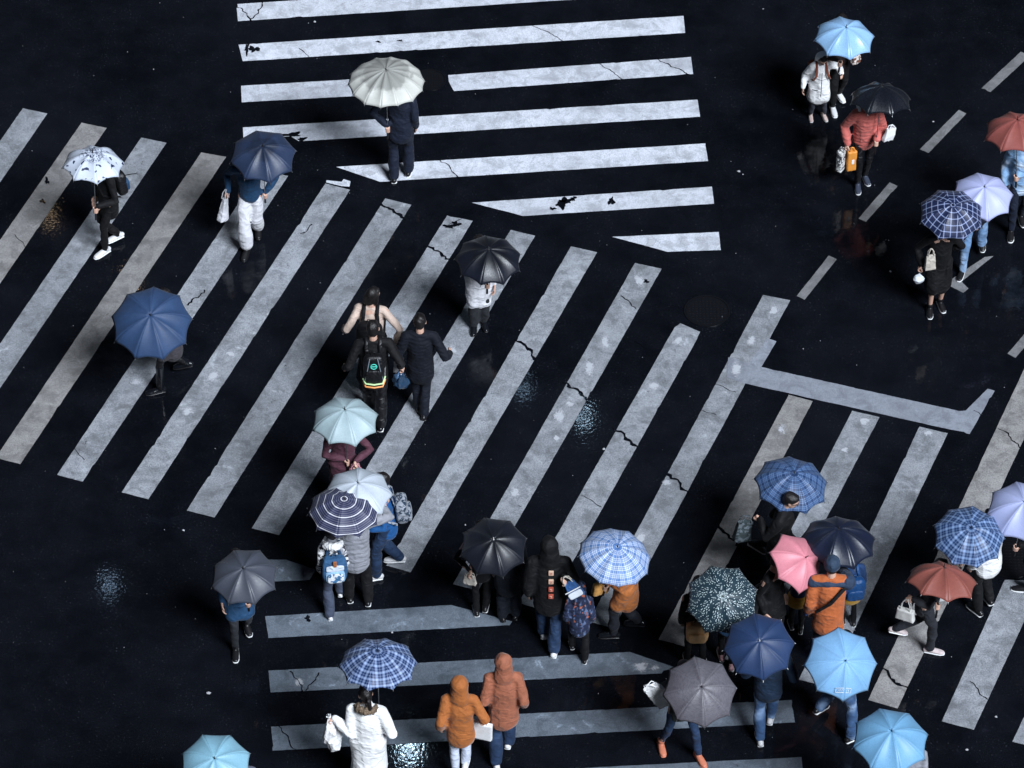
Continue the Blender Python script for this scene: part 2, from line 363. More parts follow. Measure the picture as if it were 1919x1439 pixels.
# manholes
def manhole(px, py, r, label):
    p = at(px, py); o = empty('manhole_cover', (p.x, p.y, 0)); tag(o, label, 'manhole cover')
    iron = plain('wet_iron', (0.007, 0.0075, 0.010), 0.30, 0.1); n = 48
    def disc(r0, r1, z0, z1):
        m = MB(); vs = []
        for rr, zz in ((r0, z0), (r0, z1), (r1, z1), (r1, z0)):
            vs += [(rr*math.cos(2*math.pi*j/n), rr*math.sin(2*math.pi*j/n), zz) for j in range(n)]
        return m.add(vs, [(k*n+j, k*n+(j+1) % n, (k+1)*n+(j+1) % n, (k+1)*n+j) for k in range(3) for j in range(n)])
    disc(r, r*0.93, 0.001, 0.010).build('ring', iron, o, False)
    lid = disc(r*0.915, 0.001, 0.001, 0.007)
    for i in range(-5, 6):
        for j in range(-5, 6):
            if math.hypot(i, j) < 5.3:
                q = r*0.155; lid.box((i*q, j*q, 0.0075), (q*0.32, q*0.2, 0.0035), e=8)
    lid.build('lid', iron, o, False)
manhole(1325, 583, 0.29, 'dark round manhole cover just above the cut-off end of a diagonal stripe')
manhole(805, 150, 0.22, 'round manhole cover showing beside the cream umbrella in a gap of the top crossing')
manhole(1893, 1048, 0.31, 'round manhole cover where a diagonal stripe begins at the right edge')

# ------------------------------------------------------------------ umbrellas
def canopy_mat(kind, c1, c2=(0.8, 0.82, 0.86), rough=0.42, wet=0.0, trans=0.25, var=0.2, spec=0.5):
    m, T, b = new_mat('canopy_'+kind)
    uvn = T.nodes.new('ShaderNodeUVMap'); uvn.uv_map = 'UVMap'; sep = T.nodes.new('ShaderNodeSeparateXYZ'); T.links.new(uvn.outputs[0], sep.inputs[0])
    u = X(T, sep.outputs[0]); v = X(T, sep.outputs[1])
    ns = noise(T, 7, 4, 0.55); fn = noise(T, 90, 2)
    base = mixc(T, (ns*0.7+(fn-0.5)*0.9+0.2).step(0.25, 0.9), tuple(x*(1-var) for x in c1), tuple(min(1, x*(1+var*0.7)) for x in c1))
    if kind == 'plaid':
        p = 0.080; a = band(u, p, 0.13, 0.5, 0.05); c = band(v, p, 0.13, 0.2, 0.05)
        base = mixc(T, (a*0.75+c*0.75)._m('MINIMUM', 1.0), base, c2)
    if kind == 'plaid_fine':
        p = 0.043; a = band(u, p, 0.14, 0.5, 0.06).max(band(u, p*2, 0.2, 0.25, 0.05)*0.4); c = band(v, p, 0.14, 0.2, 0.06).max(band(v, p*2, 0.2, 0.6, 0.05)*0.4)
        base = mixc(T, (a*0.6+c*0.75)._m('MINIMUM', 1.0), base, c2)
    if kind == 'gingham':
        p = 0.078; a = band(u, p, 0.32, 0.5, 0.07).max(band(u, p, 0.08, 0.0, 0.04)*0.6); c = band(v, p, 0.32, 0.0, 0.07).max(band(v, p, 0.08, 0.5, 0.04)*0.6)
        base = mixc(T, (a*0.45+c*0.45)._m('MINIMUM', 1.0), base, c2)
    if kind == 'rings':
        a = band(v, 0.098, 0.10, 0.16, 0.03); c = band(v, 0.0245, 0.28, 0.0, 0.12)*0.16
        base = mixc(T, a*0.9+c, base, c2)
    if kind == 'dashes':
        vo = T.nodes.new('ShaderNodeTexVoronoi'); vo.inputs['Scale'].default_value = 56; vo.inputs['Randomness'].default_value = 0.85
        mp = T.nodes.new('ShaderNodeMapping'); mp.inputs['Scale'].default_value = (1.25, 0.62, 1); mp.inputs['Rotation'].default_value = (0, 0, 0.3)
        T.links.new(uvn.outputs[0], mp.inputs[0]); T.links.new(mp.outputs[0], vo.inputs['Vector'])
        base = mixc(T, (X(T, vo.outputs['Distance'])*-1.0).step(-0.36, -0.28), base, c2)
    if kind == 'lined':
        q = noise(T, 40, 3, 0.6, vec=uvn.outputs[0], stretch=(0.5, 3.2, 1)); base = mixc(T, q.step(0.5, 0.6)*0.5, base, c2)
    if kind == 'blots':
        q = noise(T, 17, 1, 0.3, dist=0.3).step(0.63, 0.68); base = mixc(T, q, base, c2)
        q = noise(T, 38, 3, 0.6).step(0.47, 0.56)*(v*-1.0).step(-0.21, -0.10); base = mixc(T, q*0.85, base, c2)
    if kind == 'ribbed':
        base = mixc(T, band(u, 0.014, 0.4, 0, 0.2)*0.3, base, c2)
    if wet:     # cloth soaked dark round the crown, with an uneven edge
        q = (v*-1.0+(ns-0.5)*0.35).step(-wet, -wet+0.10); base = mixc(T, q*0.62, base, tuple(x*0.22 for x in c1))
    T.links.new(base, b.inputs['Base Color']); b.inputs['Roughness'].default_value = rough; b.inputs['Specular IOR Level'].default_value = spec
    b.inputs['Sheen Weight'].default_value = 0.04
    T.links.new((fn.step(0.3, 0.8)*0.15+rough).o, b.inputs['Roughness'])
    bump(T, b, ns*1.5+fn*0.25+noise(T, 22, 3)*0.4, 0.35, 0.005)
    tr = T.nodes.new('ShaderNodeBsdfTranslucent'); T.links.new(base, tr.inputs[0]); mx = T.nodes.new('ShaderNodeMixShader'); mx.inputs[0].default_value = trans*0.45
    T.links.new(b.outputs[0], mx.inputs[1]); T.links.new(tr.outputs[0], mx.inputs[2]); T.links.new(mx.outputs[0], T.nodes['Material Output'].inputs[0])
    return m
class U: pass
def upose(cx, cy, wpx, tx=0.0, ty=0.0, z=1.68, n=8, rot=0.0, depth=0.53):
    u = U(); u.C = at(cx, cy, z); u.R = wpx/2/scale_at(u.C)/ (1.0 if n > 9 else 0.965); u.a = Vector((tx, ty, 1)).normalized(); u.n = n; u.rot = rot; u.h = depth*u.R; u.grip = 0.62
    return u
def umbrella(u, label, mat, handle=None, ribm=None, tipm=None):
    a = u.a; e1 = Vector((1, 0, 0)); e1 = (e1-a*e1.dot(a)).normalized(); e2 = a.cross(e1); L = u.grip+0.11
    base = u.C - a*L
    root = empty('umbrella', base); tag(root, label, 'umbrella', 'umbrellas held up over the crossing')
    O = u.C - base; n = u.n; Rr = u.R; h = u.h; al = R(62)
    def rib(ang, t):
        r = Rr*math.sin(al*t)/math.sin(al); z = h*(math.cos(al*t)-math.cos(al))/(1-math.cos(al))
        return O + (e1*math.cos(ang)+e2*math.sin(ang))*r + a*z
    NS, NT = 8, 12; vs = []; fs = []; uv = []; gg = random.Random(label); sg = [gg.uniform(0.014, 0.034) for _ in range(n)]; rj = [gg.uniform(-0.018, 0.018) for _ in range(n)]
    for k in range(n):
        A0 = u.rot+2*math.pi*k/n; A1 = u.rot+2*math.pi*(k+1)/n; b0 = len(vs)
        j0 = rj[k]; j1 = rj[(k+1) % n]
        for i in range(NT+1):
            t = 0.015+0.985*i/NT
            for j in range(NS+1):
                s = j/NS; q = 4*s*(1-s); te = t*(1-(0.085 if n < 11 else 0.035)*q*t**3)
                p0 = rib(A0, te)+a*(j0*te*te); p1 = rib(A1, te)+a*(j1*te*te); p = p0.lerp(p1, s); pc = rib(A0+(A1-A0)*s, te)
                p = p.lerp(pc, 0.06) - a*(sg[k]*q*math.sin(math.pi*min(1, t*0.9))*Rr*2)
                vs.append(p); w_ = 2*math.sin(math.pi/n)*Rr*math.sin(al*te)/math.sin(al)
                uv.append(((s-0.5)*w_+0.5+k*0.0, te*Rr*1.12))
        for i in range(NT):
            for j in range(NS):
                x = b0+i*(NS+1)+j; fs.append((x, x+NS+1, x+NS+2, x+1))
    me = bpy.data.meshes.new('canopy'); me.from_pydata([tuple(v) for v in vs], [], fs); l = me.uv_layers.new(name='UVMap')
    for lp in me.loops: l.data[lp.index].uv = uv[lp.vertex_index]
    me.materials.append(mat); me.shade_smooth(); can = link(bpy.data.objects.new('canopy', me), root)
    sd = can.modifiers.new('s', 'SOLIDIFY'); sd.thickness = 0.0022; sd.offset = 1 if me.polygons[0].normal.dot(a) > 0 else -1
    ribm = ribm or METAL
    for k in range(n):
        A0 = u.rot+2*math.pi*k/n; m = MB()
        m.tube([rib(A0, 0.03+0.97*i/7)+a*(rj[k]*(0.03+0.97*i/7)**2)-a*(0.006 if i < 7 else 0.002) for i in range(8)], [0.0022]*8, 6)
        m.tube([rib(A0, 0.55)-a*0.008, O+a*(h-0.22*Rr*2)], [0.002, 0.002], 5)
        m.tube([rib(A0, 0.985)+a*rj[k], rib(A0, 1.035)+a*rj[k]], [0.0042, 0.0035], 6)
        m.build('rib', ribm, root)
    MB().tube([O+a*(h-0.005), O+a*(h+0.012), O+a*(h+0.05)], [0.014, 0.006, 0.004], 8).build('tip', tipm or BLACKP, root)
    MB().tube([O+a*(h), Vector((0, 0, 0))+a*0.05], [0.0055, 0.0055], 8).build('shaft', METAL, root)
    MB().tube([a*0.16, a*0.02, -a*0.03], [0.011, 0.0135, 0.014], 10).build('handle', handle or BLACKP, root)
    return root

# ------------------------------------------------------------------ people
def ik(a, b, l1, l2, hint):
    d = b-a; L = d.length
    if L > (l1+l2)*0.995: b = a + d.normalized()*(l1+l2)*0.995; d = b-a; L = d.length
    L = max(L, abs(l1-l2)+0.02); x = (l1*l1-l2*l2+L*L)/(2*L); y = math.sqrt(max(0, l1*l1-x*x)); n = d.normalized()
    h = Vector(hint); h = h-n*h.dot(n); h = h.normalized() if h.length > 1e-5 else n.orthogonal().normalized()
    return a+n*x+h*y, b
PN = [0]
WARN = []
def person(label, feet, heading, H=1.68, top=None, bottom=None, shoes=None, sole=None, hair='short', hood=None, umb=None, hold='R',
           lh=None, rh=None, yaw=0, pitch=0, lean=0.06, off=(0, 0), collar=None, wide=1.0, glasses=False, hat=None, group='people walking over the crossing', swing=0.0, build=1.0, mask=False, outline=None):
    PN[0] += 1; seed = PN[0]; g = random.Random(seed*13)
    F = [at(p[0], p[1], 0) for p in feet]; lift = [p[2] if len(p) > 2 else 0.0 for p in feet]
    if len(F) == 1:
        c = F[0]; hd = R(heading); fw = Vector((math.cos(hd), math.sin(hd), 0)); rt = Vector((fw.y, -fw.x, 0))
        F = [c-rt*0.09+fw*0.12, c+rt*0.09-fw*0.12]; lift = [0, 0.0]
    c = (F[0]+F[1])/2; c.z = 0
    Rz = R(heading)-math.pi/2; rot = Matrix.Rotation(Rz, 3, 'Z'); inv = rot.transposed(); root_loc = c
    toL = lambda p: inv @ (Vector(p)-root_loc)
    body = MB(); k = H/1.7
    ft = []
    for i in (0, 1):
        q = toL(F[i]); ft.append(Vector((q.x, q.y, 0.078*k+lift[i])))
    if ft[0].x > ft[1].x: ft[0], ft[1] = ft[1], ft[0]; lift = lift[::-1]
    L1, L2 = 0.245*H, 0.246*H; px, py_ = off; pz = 0.53*H
    hips = [Vector((sx*0.052*H+px, py_, 0)) for sx in (-1, 1)]
    for i in (0, 1):
        d = math.hypot(ft[i].x-hips[i].x, ft[i].y-hips[i].y); pz = min(pz, ft[i].z+math.sqrt(max(0.05, (0.985*(L1+L2))**2-d*d)))
    pel = Vector((px, py_, pz)); tor = 0.288*H
    ld = Vector((0, math.sin(lean), math.cos(lean)))
    neck = pel + ld*tor*1.03; sh_c = pel + ld*tor*0.97
    SHW = 0.098*H*wide
    shl = [sh_c+Vector((-SHW, 0, -0.030*k)), sh_c+Vector((SHW, 0, -0.030*k))]
    knees = []; 
    for i in (0, 1):
        hp = Vector((hips[i].x, hips[i].y, pz)); kn, an = ik(hp, ft[i], L1, L2, (0.05*(-1, 1)[i], 1, 0.1)); knees.append((hp, kn, an))
    # arms
    A1, A2 = 0.180*H, 0.150*H; arms = [None, None]; grips = [None, None]
    side = {'L': 0, 'R': 1}
    tg = [lh, rh]
    if umb is not None:
        i = side[hold]; best = None
        for t in np.arange(0.30, 0.86, 0.02):
            G = toL(umb.C-umb.a*float(t)); d = (G-shl[i]).length; e = abs(d-0.27*H) + 0.25*abs(t-0.6)
            if best is None or e < best[0]: best = (e, float(t), d, G)
        umb.grip = best[1]; G = best[3]
        if best[2] > 0.36*H: WARN.append((label[:40], 'reach %.2f' % best[2]))
        grips[i] = (G, (inv @ umb.a)); 
    for i in (0, 1):
        sx = (-1, 1)[i]
        if grips[i] is None and tg[i] is not None:
            if tg[i][0] == 'w': grips[i] = (toL(at(*tg[i][1:4])), Vector((0.25*(-1, 1)[i], 1, 0)))
            if tg[i][0] == 'g': grips[i] = (Vector(tg[i][1:4])*k+Vector((0, 0, pz-0.53*H)), Vector((0.25*(-1, 1)[i], 1, 0)))
        if grips[i] is not None:
            G, ax = grips[i]; d = (G-shl[i]).normalized(); wr = G-d*0.055; el, wr = ik(shl[i], wr, A1, A2, (sx*0.5, -0.35, -1)); arms[i] = (shl[i], el, wr)
        else:
            if tg[i] is not None: wr = Vector(tg[i])*k
            else: wr = Vector((px+sx*(SHW+0.045*k), py_+0.05+sx*swing, sh_c.z-0.325*H))
            el, wr = ik(shl[i], wr, A1, A2, (sx*0.22, -1, -0.2)); arms[i] = (shl[i], el, wr)
    # ---- continuous body
    bw = build
    body.tube([pel-Vector((0, 0, 0.02)), pel+ld*tor*0.25, pel+ld*tor*0.6, pel+ld*tor*0.9, neck-ld*0.005], [(0.135*k*bw, 0.10*k*bw), (0.118*k*bw, 0.088*k), (0.135*k, 0.095*k), (0.15*k, 0.085*k), (0.07*k, 0.06*k)], 14, (1, 0, 0))
    for (hp, kn, an) in knees: body.tube([hp, hp.lerp(kn, 0.5), kn, kn.lerp(an, 0.35), an], [0.072*k, 0.058*k, 0.041*k, 0.042*k, 0.031*k], 10)
    for i, (s_, e_, w_) in enumerate(arms): body.tube([s_, s_.lerp(e_, 0.5), e_, e_.lerp(w_, 0.4), w_], [0.05*k, 0.042*k, 0.034*k, 0.035*k, 0.024*k], 10)
    # head
    hr = Matrix.Rotation(R(yaw), 3, 'Z') @ Matrix.Rotation(R(pitch), 3, 'X')
    hk = k if H > 1.4 else k*1.12
    atl = neck+ld*0.055*k; HC = atl + ld*0.02 + hr @ Vector((0, 0.018, 0.095))*hk
    hp_ = lambda v: HC + hr @ (Vector(v)*hk)
    body.tube([neck-ld*0.03, atl, hp_((0, -0.012, -0.04))], [0.060*k, 0.052*k, 0.05*k], 10)
    body.ball(hp_((0, -0.005, 0.015)), (0.073*hk, 0.092*hk, 0.095*hk), hr, 18)
    body.ball(hp_((0, 0.028, -0.042)), (0.055*hk, 0.058*hk, 0.068*hk), hr, 16)
    body.tube([hp_((0, 0.085, 0.012)), hp_((0, 0.103, -0.018)), hp_((0, 0.094, -0.028))], [0.008*hk, 0.012*hk, 0.012*hk], 8)
    body.tube([hp_((-0.038, 0.072, 0.022)), hp_((0, 0.088, 0.024)), hp_((0.038, 0.072, 0.022))], [0.009*hk]*3, 8)
    for sx in (-1, 1): body.ball(hp_((sx*0.076, -0.002, -0.008)), (0.009*hk, 0.019*hk, 0.030*hk), hr, 10)
    # hands
    for i, (s_, e_, w_) in enumerate(arms):
        sx = (-1, 1)[i]; d = (w_-e_).normalized()
        if grips[i] is not None:
            G, ax = grips[i]; ax = ax.normalized(); rel = w_-G; e1 = (rel-ax*rel.dot(ax)); e1 = e1.normalized() if e1.length > 1e-4 else ax.orthogonal().normalized(); e2 = ax.cross(e1)*sx
            Gc = w_ - e1*0.0 if (w_-G).length > 0.12 else G
            body.tube([w_, G+e1*0.034], [(0.026*k, 0.026*k), (0.04*k, 0.021*k)], 10, tuple(ax))
            for q, of in enumerate((0.030, 0.010, -0.010, -0.029)):
                pts = [G+ax*of*k+(e1*math.cos(R(f))+e2*math.sin(R(f)))*(0.026) for f in (20, 70, 120, 170, 215, 250 - q*6)]
                body.tube(pts, [0.0098, 0.0095, 0.009, 0.0088, 0.0085, 0.0075], 8)
            body.tube([G+e1*0.036+ax*0.02, G+ax*0.042-e2*0.028+e1*0.005, G+ax*0.040-e2*0.02-e1*0.022], [0.013, 0.011, 0.009], 8)
        else:
            n_ = Vector((-sx, 0.15, 0)); n_ = (n_-d*n_.dot(d)).normalized(); t_ = d.cross(n_)*sx*-1
            if t_.y < 0: t_ = -t_
            pc = w_+d*0.048*k
            body.tube([w_, w_+d*0.03*k, w_+d*0.085*k], [(0.022*k, 0.018*k), (0.037*k, 0.015*k), (0.040*k, 0.013*k)], 10, tuple(t_))
            for q, of in enumerate((0.030, 0.010, -0.010, -0.029)):
                ln = (0.070, 0.078, 0.072, 0.056)[q]*k; b0 = w_+d*0.086*k+t_*of*k
                body.tube([b0, b0+d*ln*0.42+n_*0.006, b0+d*ln*0.75+n_*0.022, b0+d*ln*0.92+n_*0.040], [0.0098*k, 0.0095*k, 0.0088*k, 0.0078*k], 8)
            b0 = w_+d*0.028*k+t_*0.03*k
            body.tube([b0, b0+d*0.03*k+t_*0.024*k+n_*0.008, b0+d*0.058*k+t_*0.026*k+n_*0.02], [0.014*k, 0.0115*k, 0.009*k], 8)
    for i, (hp, kn, an) in enumerate(knees): body.tube([an, an+Vector((0, 0.02, -0.03))*k, an+Vector((0, 0.04, -0.045))*k], [0.026*k, 0.022*k, 0.018*k], 8)
    root = body.fuse('person', SKIN, None, 0.0075, 1)
    root.location = root_loc; root.rotation_euler = (0, 0, Rz); tag(root, label, 'person', group)
    # face
    if hood != 'closed':
        for sx in (-1, 1): MB().ball(hp_((sx*0.030, 0.079, 0.006)), (0.012*hk, 0.007*hk, 0.007*hk), hr, 10).build('eye', EYE, root)
        if not mask: MB().ball(hp_((0, 0.083, -0.058)), (0.021*hk, 0.008*hk, 0.006*hk), hr, 10).build('mouth', LIP, root)
    if mask: MB().ball(hp_((0, 0.060, -0.045)), (0.052*hk, 0.047*hk, 0.046*hk), hr, 14).build('face_mask', WHITEP, root)
    if glasses:
        m = MB()
        for sx in (-1, 1):
            m.tube([hp_((sx*0.032+0.026*math.cos(a), 0.098, 0.006+0.02*math.sin(a))) for a in [j*0.6 for j in range(11)]], [0.0025]*11, 5)
            m.tube([hp_((sx*0.058, 0.094, 0.01)), hp_((sx*0.08, 0.0, 0.012))], [0.0025]*2, 5)
        m.build('glasses', BLACKP, root)
    # hair / hat
    hm = MB()
    hm.ball(hp_((0, -0.018, 0.030)), (0.085*hk, 0.098*hk, 0.095*hk), hr, 18)
    if hair in ('short', 'bob', 'long', 'tail'):
        hm.ball(hp_((0, -0.045, -0.015)), (0.072*hk, 0.065*hk, 0.075*hk), hr, 14)
        hm.ball(hp_((0, 0.028, 0.062)), (0.072*hk, 0.058*hk, 0.050*hk), hr, 14)
    if hair in ('bob', 'long'):
        for sx in (-1, 1): hm.tube([hp_((sx*0.068, 0.005, 0.03)), hp_((sx*0.08, 0.0, -0.05)), hp_((sx*0.07, -0.01, -0.10))], [0.03*hk, 0.027*hk, 0.022*hk], 8)
        hm.tube([hp_((0, -0.06, 0)), hp_((0, -0.075, -0.09))], [(0.08*hk, 0.04*hk), (0.075*hk, 0.035*hk)], 12, (1, 0, 0))
    if hair == 'long': hm.tube([hp_((0, -0.07, -0.05)), neck+Vector((0, -0.10, -0.06)), neck+Vector((0, -0.125, -0.22))*k], [(0.07, 0.04), (0.08, 0.035), (0.05, 0.02)], 12, (1, 0, 0))
    if hair == 'tail': hm.tube([hp_((0, -0.10, 0.03)), hp_((0, -0.15, 0.0)), hp_((0, -0.14, -0.12)), hp_((0, -0.12, -0.2))], [0.02, 0.03, 0.028, 0.012], 10)
    if hood != 'up':
        hm.fuse('hair', HAIR, root, 0.011, 1, folds(seed+5, 0.004, 60))
    if hat is not None:
        h2 = MB(); h2.ball(hp_((0, -0.012, 0.055)), (0.095*hk, 0.107*hk, 0.085*hk), hr, 18); h2.tube([hp_((0.0, -0.012, 0.02)), hp_((0, -0.012, 0.045))], [(0.099*hk, 0.112*hk)]*2, 18, tuple(hr @ Vector((1, 0, 0))))
        h2.fuse('hat', hat, root, 0.011, 2, folds(seed, 0.004, 40))
    # ---- clothing
    t = top or {}; tm = t.get('mat'); hem = t.get('hem', 0.455)*H; puff = t.get('puff', 0); flare = t.get('flare', 1.0); thick = t.get('thick', 0.024)
    th = thick*k
    def drape(m, h0, th):
        # a long hem hangs round both thighs
        ends = []
        for (hp, kn, an) in knees:
            pts = [hp]
            if kn.z > h0+0.03:
                pts.append(kn); t = min(1.0, (kn.z-h0)/max(0.05, kn.z-an.z)); pts.append(kn.lerp(an, t))
            else: pts.append(hp.lerp(kn, min(1.0, (hp.z-h0)/max(0.05, hp.z-kn.z))))
            m.tube(pts, [0.105*k+th*0.5]+[0.098*k+th*0.5]*(len(pts)-1), 14); ends.append(pts[-1])
        c0 = (ends[0]+ends[1])/2
        sp = abs(ends[0].x-ends[1].x)/2; sy = abs(ends[0].y-ends[1].y)/2
        m.tube([c0, pel-Vector((0, 0, 0.02))], [(sp+0.075*k+th*0.5, sy*0.8+0.085*k+th*0.4), (0.14*k+th*0.5, 0.11*k+th*0.5)], 20, (1, 0, 0))
    def jacket_geo(m, th, h0):
        hz = min(pz-0.02, h0+ (pz-0.53*H)); hb = pel.copy(); hb.z = max(hz, 0.1)
        fr = (pel.z-hb.z)
        hb.y -= fr*0.02
        lo = Vector((pel.x, pel.y-0.01*k, hb.z))
        m.tube([lo, lo.lerp(pel, 0.5), pel, pel+ld*tor*0.32, pel+ld*tor*0.62, pel+ld*tor*0.86, neck-ld*0.012],
               [(0.15*k*bw*flare*(1+fr*0.22)+th*0.5, 0.118*k*bw*flare*(1+fr*0.30)+th*0.5), (0.156*k*bw*((flare+1)/2)+th*0.5, 0.122*k*bw*((flare+1)/2)+th*0.5), (0.148*k*bw+th*0.7, 0.116*k*bw+th*0.7), (0.128*k*bw+th, 0.098*k*bw+th), (0.142*k+th, 0.102*k+th), (0.128*k*wide+th*0.6, 0.086*k+th*0.8), (0.066*k+th*0.5, 0.06*k+th*0.5)], 20, (1, 0, 0))
        m.tube([shl[0]+Vector((0.01, 0, 0.015)), neck-ld*0.022+Vector((-0.03, -0.01, 0)), neck-ld*0.022+Vector((0.03, -0.01, 0)), shl[1]+Vector((-0.01, 0, 0.015))], [0.046*k+th*0.6, 0.052*k+th*0.5, 0.052*k+th*0.5, 0.046*k+th*0.6], 12)
        if h0 < 0.40*H: drape(m, h0, th)
        for (s_, e_, w_) in arms:
            m.tube([sh_c.lerp(s_, 0.4), s_, s_.lerp(e_, 0.55), e_, e_.lerp(w_, 0.5), w_-(w_-e_)*0.02], [0.056*k+th*0.5, 0.050*k+th*0.7, 0.044*k+th*0.7, 0.040*k+th*0.7, 0.038*k+th*0.75, 0.031*k+th*0.55], 12)
    jm = MB(); jacket_geo(jm, th, hem)
    if collar is not None or t.get('stand'):
        jm.tube([neck-ld*0.02, neck+ld*0.045], [(0.078*k+th*0.3, 0.075*k+th*0.3), (0.072*k, 0.07*k)], 14, (1, 0, 0))
    if hood == 'up':
        jm.ball(hp_((0, -0.015, 0.03)), (0.112*hk, 0.122*hk, 0.126*hk), hr, 18)
        jm.tube([hp_((0, -0.03, -0.03)), neck+Vector((0, -0.03, -0.01))], [(0.110*hk, 0.105*hk), (0.128*hk, 0.10*hk)], 14, (1, 0, 0))
    if hood == 'down':
        jm.tube([neck+Vector((-0.075, 0.02, 0.012)), neck+Vector((-0.082, -0.055, 0.005)), neck+Vector((-0.04, -0.115, -0.03)), neck+Vector((0.04, -0.115, -0.03)), neck+Vector((0.082, -0.055, 0.005)), neck+Vector((0.075, 0.02, 0.012))], [0.028, 0.036, 0.042, 0.042, 0.036, 0.028], 10)
    if hood == 'halo':
        jm.ball(hp_((0, -0.055, 0.015)), (0.122*hk, 0.092*hk, 0.132*hk), hr, 18)
        jm.tube([hp_((0, -0.06, -0.04)), neck+Vector((0, -0.05, -0.01))], [(0.112*hk, 0.07*hk), (0.11*hk, 0.075*hk)], 14, (1, 0, 0))
    if puff: dsp = puffs(seed, puff, 0.012)
    else: dsp = folds(seed, t.get('fold', 0.008), 17, 0.8)
    jo = jm.fuse(t.get('name', 'jacket'), tm, root, 0.0125, 3, dsp)
    if collar is not None:   # fur or knitted ring round the neck
        cm = MB(); n = 14
        cm.tube([neck+Vector((0.10*math.cos(a), -0.02+0.10*math.sin(a), 0.03-0.035*math.sin(-a)*-1)) for a in [R(-200)+R(220)*j/(n-1) for j in range(n)]], [0.034+0.020*math.sin(math.pi*j/(n-1)) for j in range(n)], 10)
        cm.fuse('fur_collar', collar, root, 0.011, 0, folds(seed, 0.010, 90))
    b = bottom or {}; bmT = b.get('mat'); bt = b.get('kind', 'trousers'); bl = b.get('loose', 1.0)
    tmB = MB()
    if bt == 'trousers' or bt == 'both':
        tmB.tube([pel-Vector((0, 0, 0.05*k)), pel+Vector((0, 0, 0.10*k))], [(0.130*k*bw, 0.104*k*bw), (0.122*k*bw, 0.095*k)], 16, (1, 0, 0))
        cut = b.get('cut', 0.97)
        for (hp, kn, an) in knees:
            e = kn.lerp(an, cut)
            tmB.tube([hp, hp.lerp(kn, 0.5), kn, kn.lerp(e, 0.5), e], [0.076*k, 0.080*k*bl, 0.066*k*bl, 0.063*k*bl*bl, 0.055*k*bl*bl], 14)
        tmB.fuse('trousers', bmT, root, 0.0115, 2, folds(seed+3, 0.007, 20, 0.9))
    elif bt == 'skirt':
        hz = b.get('hem', 0.3)*H; lo = Vector((pel.x, (ft[0].y+ft[1].y)/2*0.5+pel.y*0.5, hz)); fl = b.get('flare', 1.35)
        drape(tmB, hz, 0.02)
        tmB.tube([lo, lo.lerp(pel, 0.5), pel, pel+Vector((0, 0, 0.08*k))], [(0.17*k*fl, 0.15*k*fl), (0.155*k*(fl+1)/2, 0.135*k*(fl+1)/2), (0.148*k, 0.115*k), (0.125*k, 0.1*k)], 22, (1, 0, 0))
        tmB.fuse('skirt', bmT, root, 0.012, 2, folds(seed+3, 0.012, 26, 0.15))
    if b.get('tights') is not None:
        q = MB()
        for (hp, kn, an) in knees: q.tube([hp, kn, kn.lerp(an, 0.35), an], [0.07*k, 0.052*k, 0.054*k, 0.039*k], 10)
        q.fuse('tights', b['tights'], root, 0.011, 1)
    # shoes
    boot = b.get('boot', 0)
    for i, (hp, kn, an) in enumerate(knees):
        lf = lift[i] if i < len(lift) else 0; pt = -min(0.9, max(0, (an.z-0.078*k))*2.2) if lf > 0.01 else 0
        Rx = Matrix.Rotation(pt, 3, 'X'); toe_out = Matrix.Rotation(R(8)*(1, -1)[i], 3, 'Z')
        P = lambda x, y, z: an + toe_out @ (Rx @ (Vector((x, y, z))*k))
        base = -0.078
        s = MB(); s.tube([P(0, -0.055, base+0.045), P(0, 0.0, base+0.05), P(0, 0.08, base+0.042), P(0, 0.14, base+0.034), P(0, 0.175, base+0.03)],
                         [(0.036*k, 0.036*k), (0.04*k, 0.04*k), (0.044*k, 0.033*k), (0.045*k, 0.025*k), (0.034*k, 0.02*k)], 12, tuple(toe_out @ Vector((1, 0, 0))))
        s.tube([an+Vector((0, -0.01, 0.0)), an.lerp(kn, 0.10+boot)], [0.043*k, (0.045 if not boot else 0.056)*k], 12)
        so = s.fuse('shoe', shoes or BLACKP, root, 0.009, 1)
        q = MB(); q.tube([P(0, -0.065, base+0.012), P(0, 0.0, base+0.012), P(0, 0.09, base+0.012), P(0, 0.15, base+0.012), P(0, 0.19, base+0.013)],
                         [(0.037*k, 0.011*k), (0.039*k, 0.011*k), (0.047*k, 0.011*k), (0.046*k, 0.011*k), (0.03*k, 0.010*k)], 14, tuple(toe_out @ Vector((1, 0, 0))))
        q.build('sole', sole or BLACKP, so)
    r = U(); r.root = root; r.loc = root_loc; r.Rz = Rz; r.rot = rot; r.k = k; r.neck = neck; r.pel = pel; r.ld = ld; r.tor = tor; r.sh = shl; r.th = th; r.arms = arms
    r.grip = [root_loc+rot @ q[0] if q is not None else None for q in grips]
    r.wrist = [root_loc+rot @ a[2] for a in arms]; r.hand = [root_loc+rot @ (a[2]+(a[2]-a[1]).normalized()*0.05) for a in arms]; r.H = H
    return r

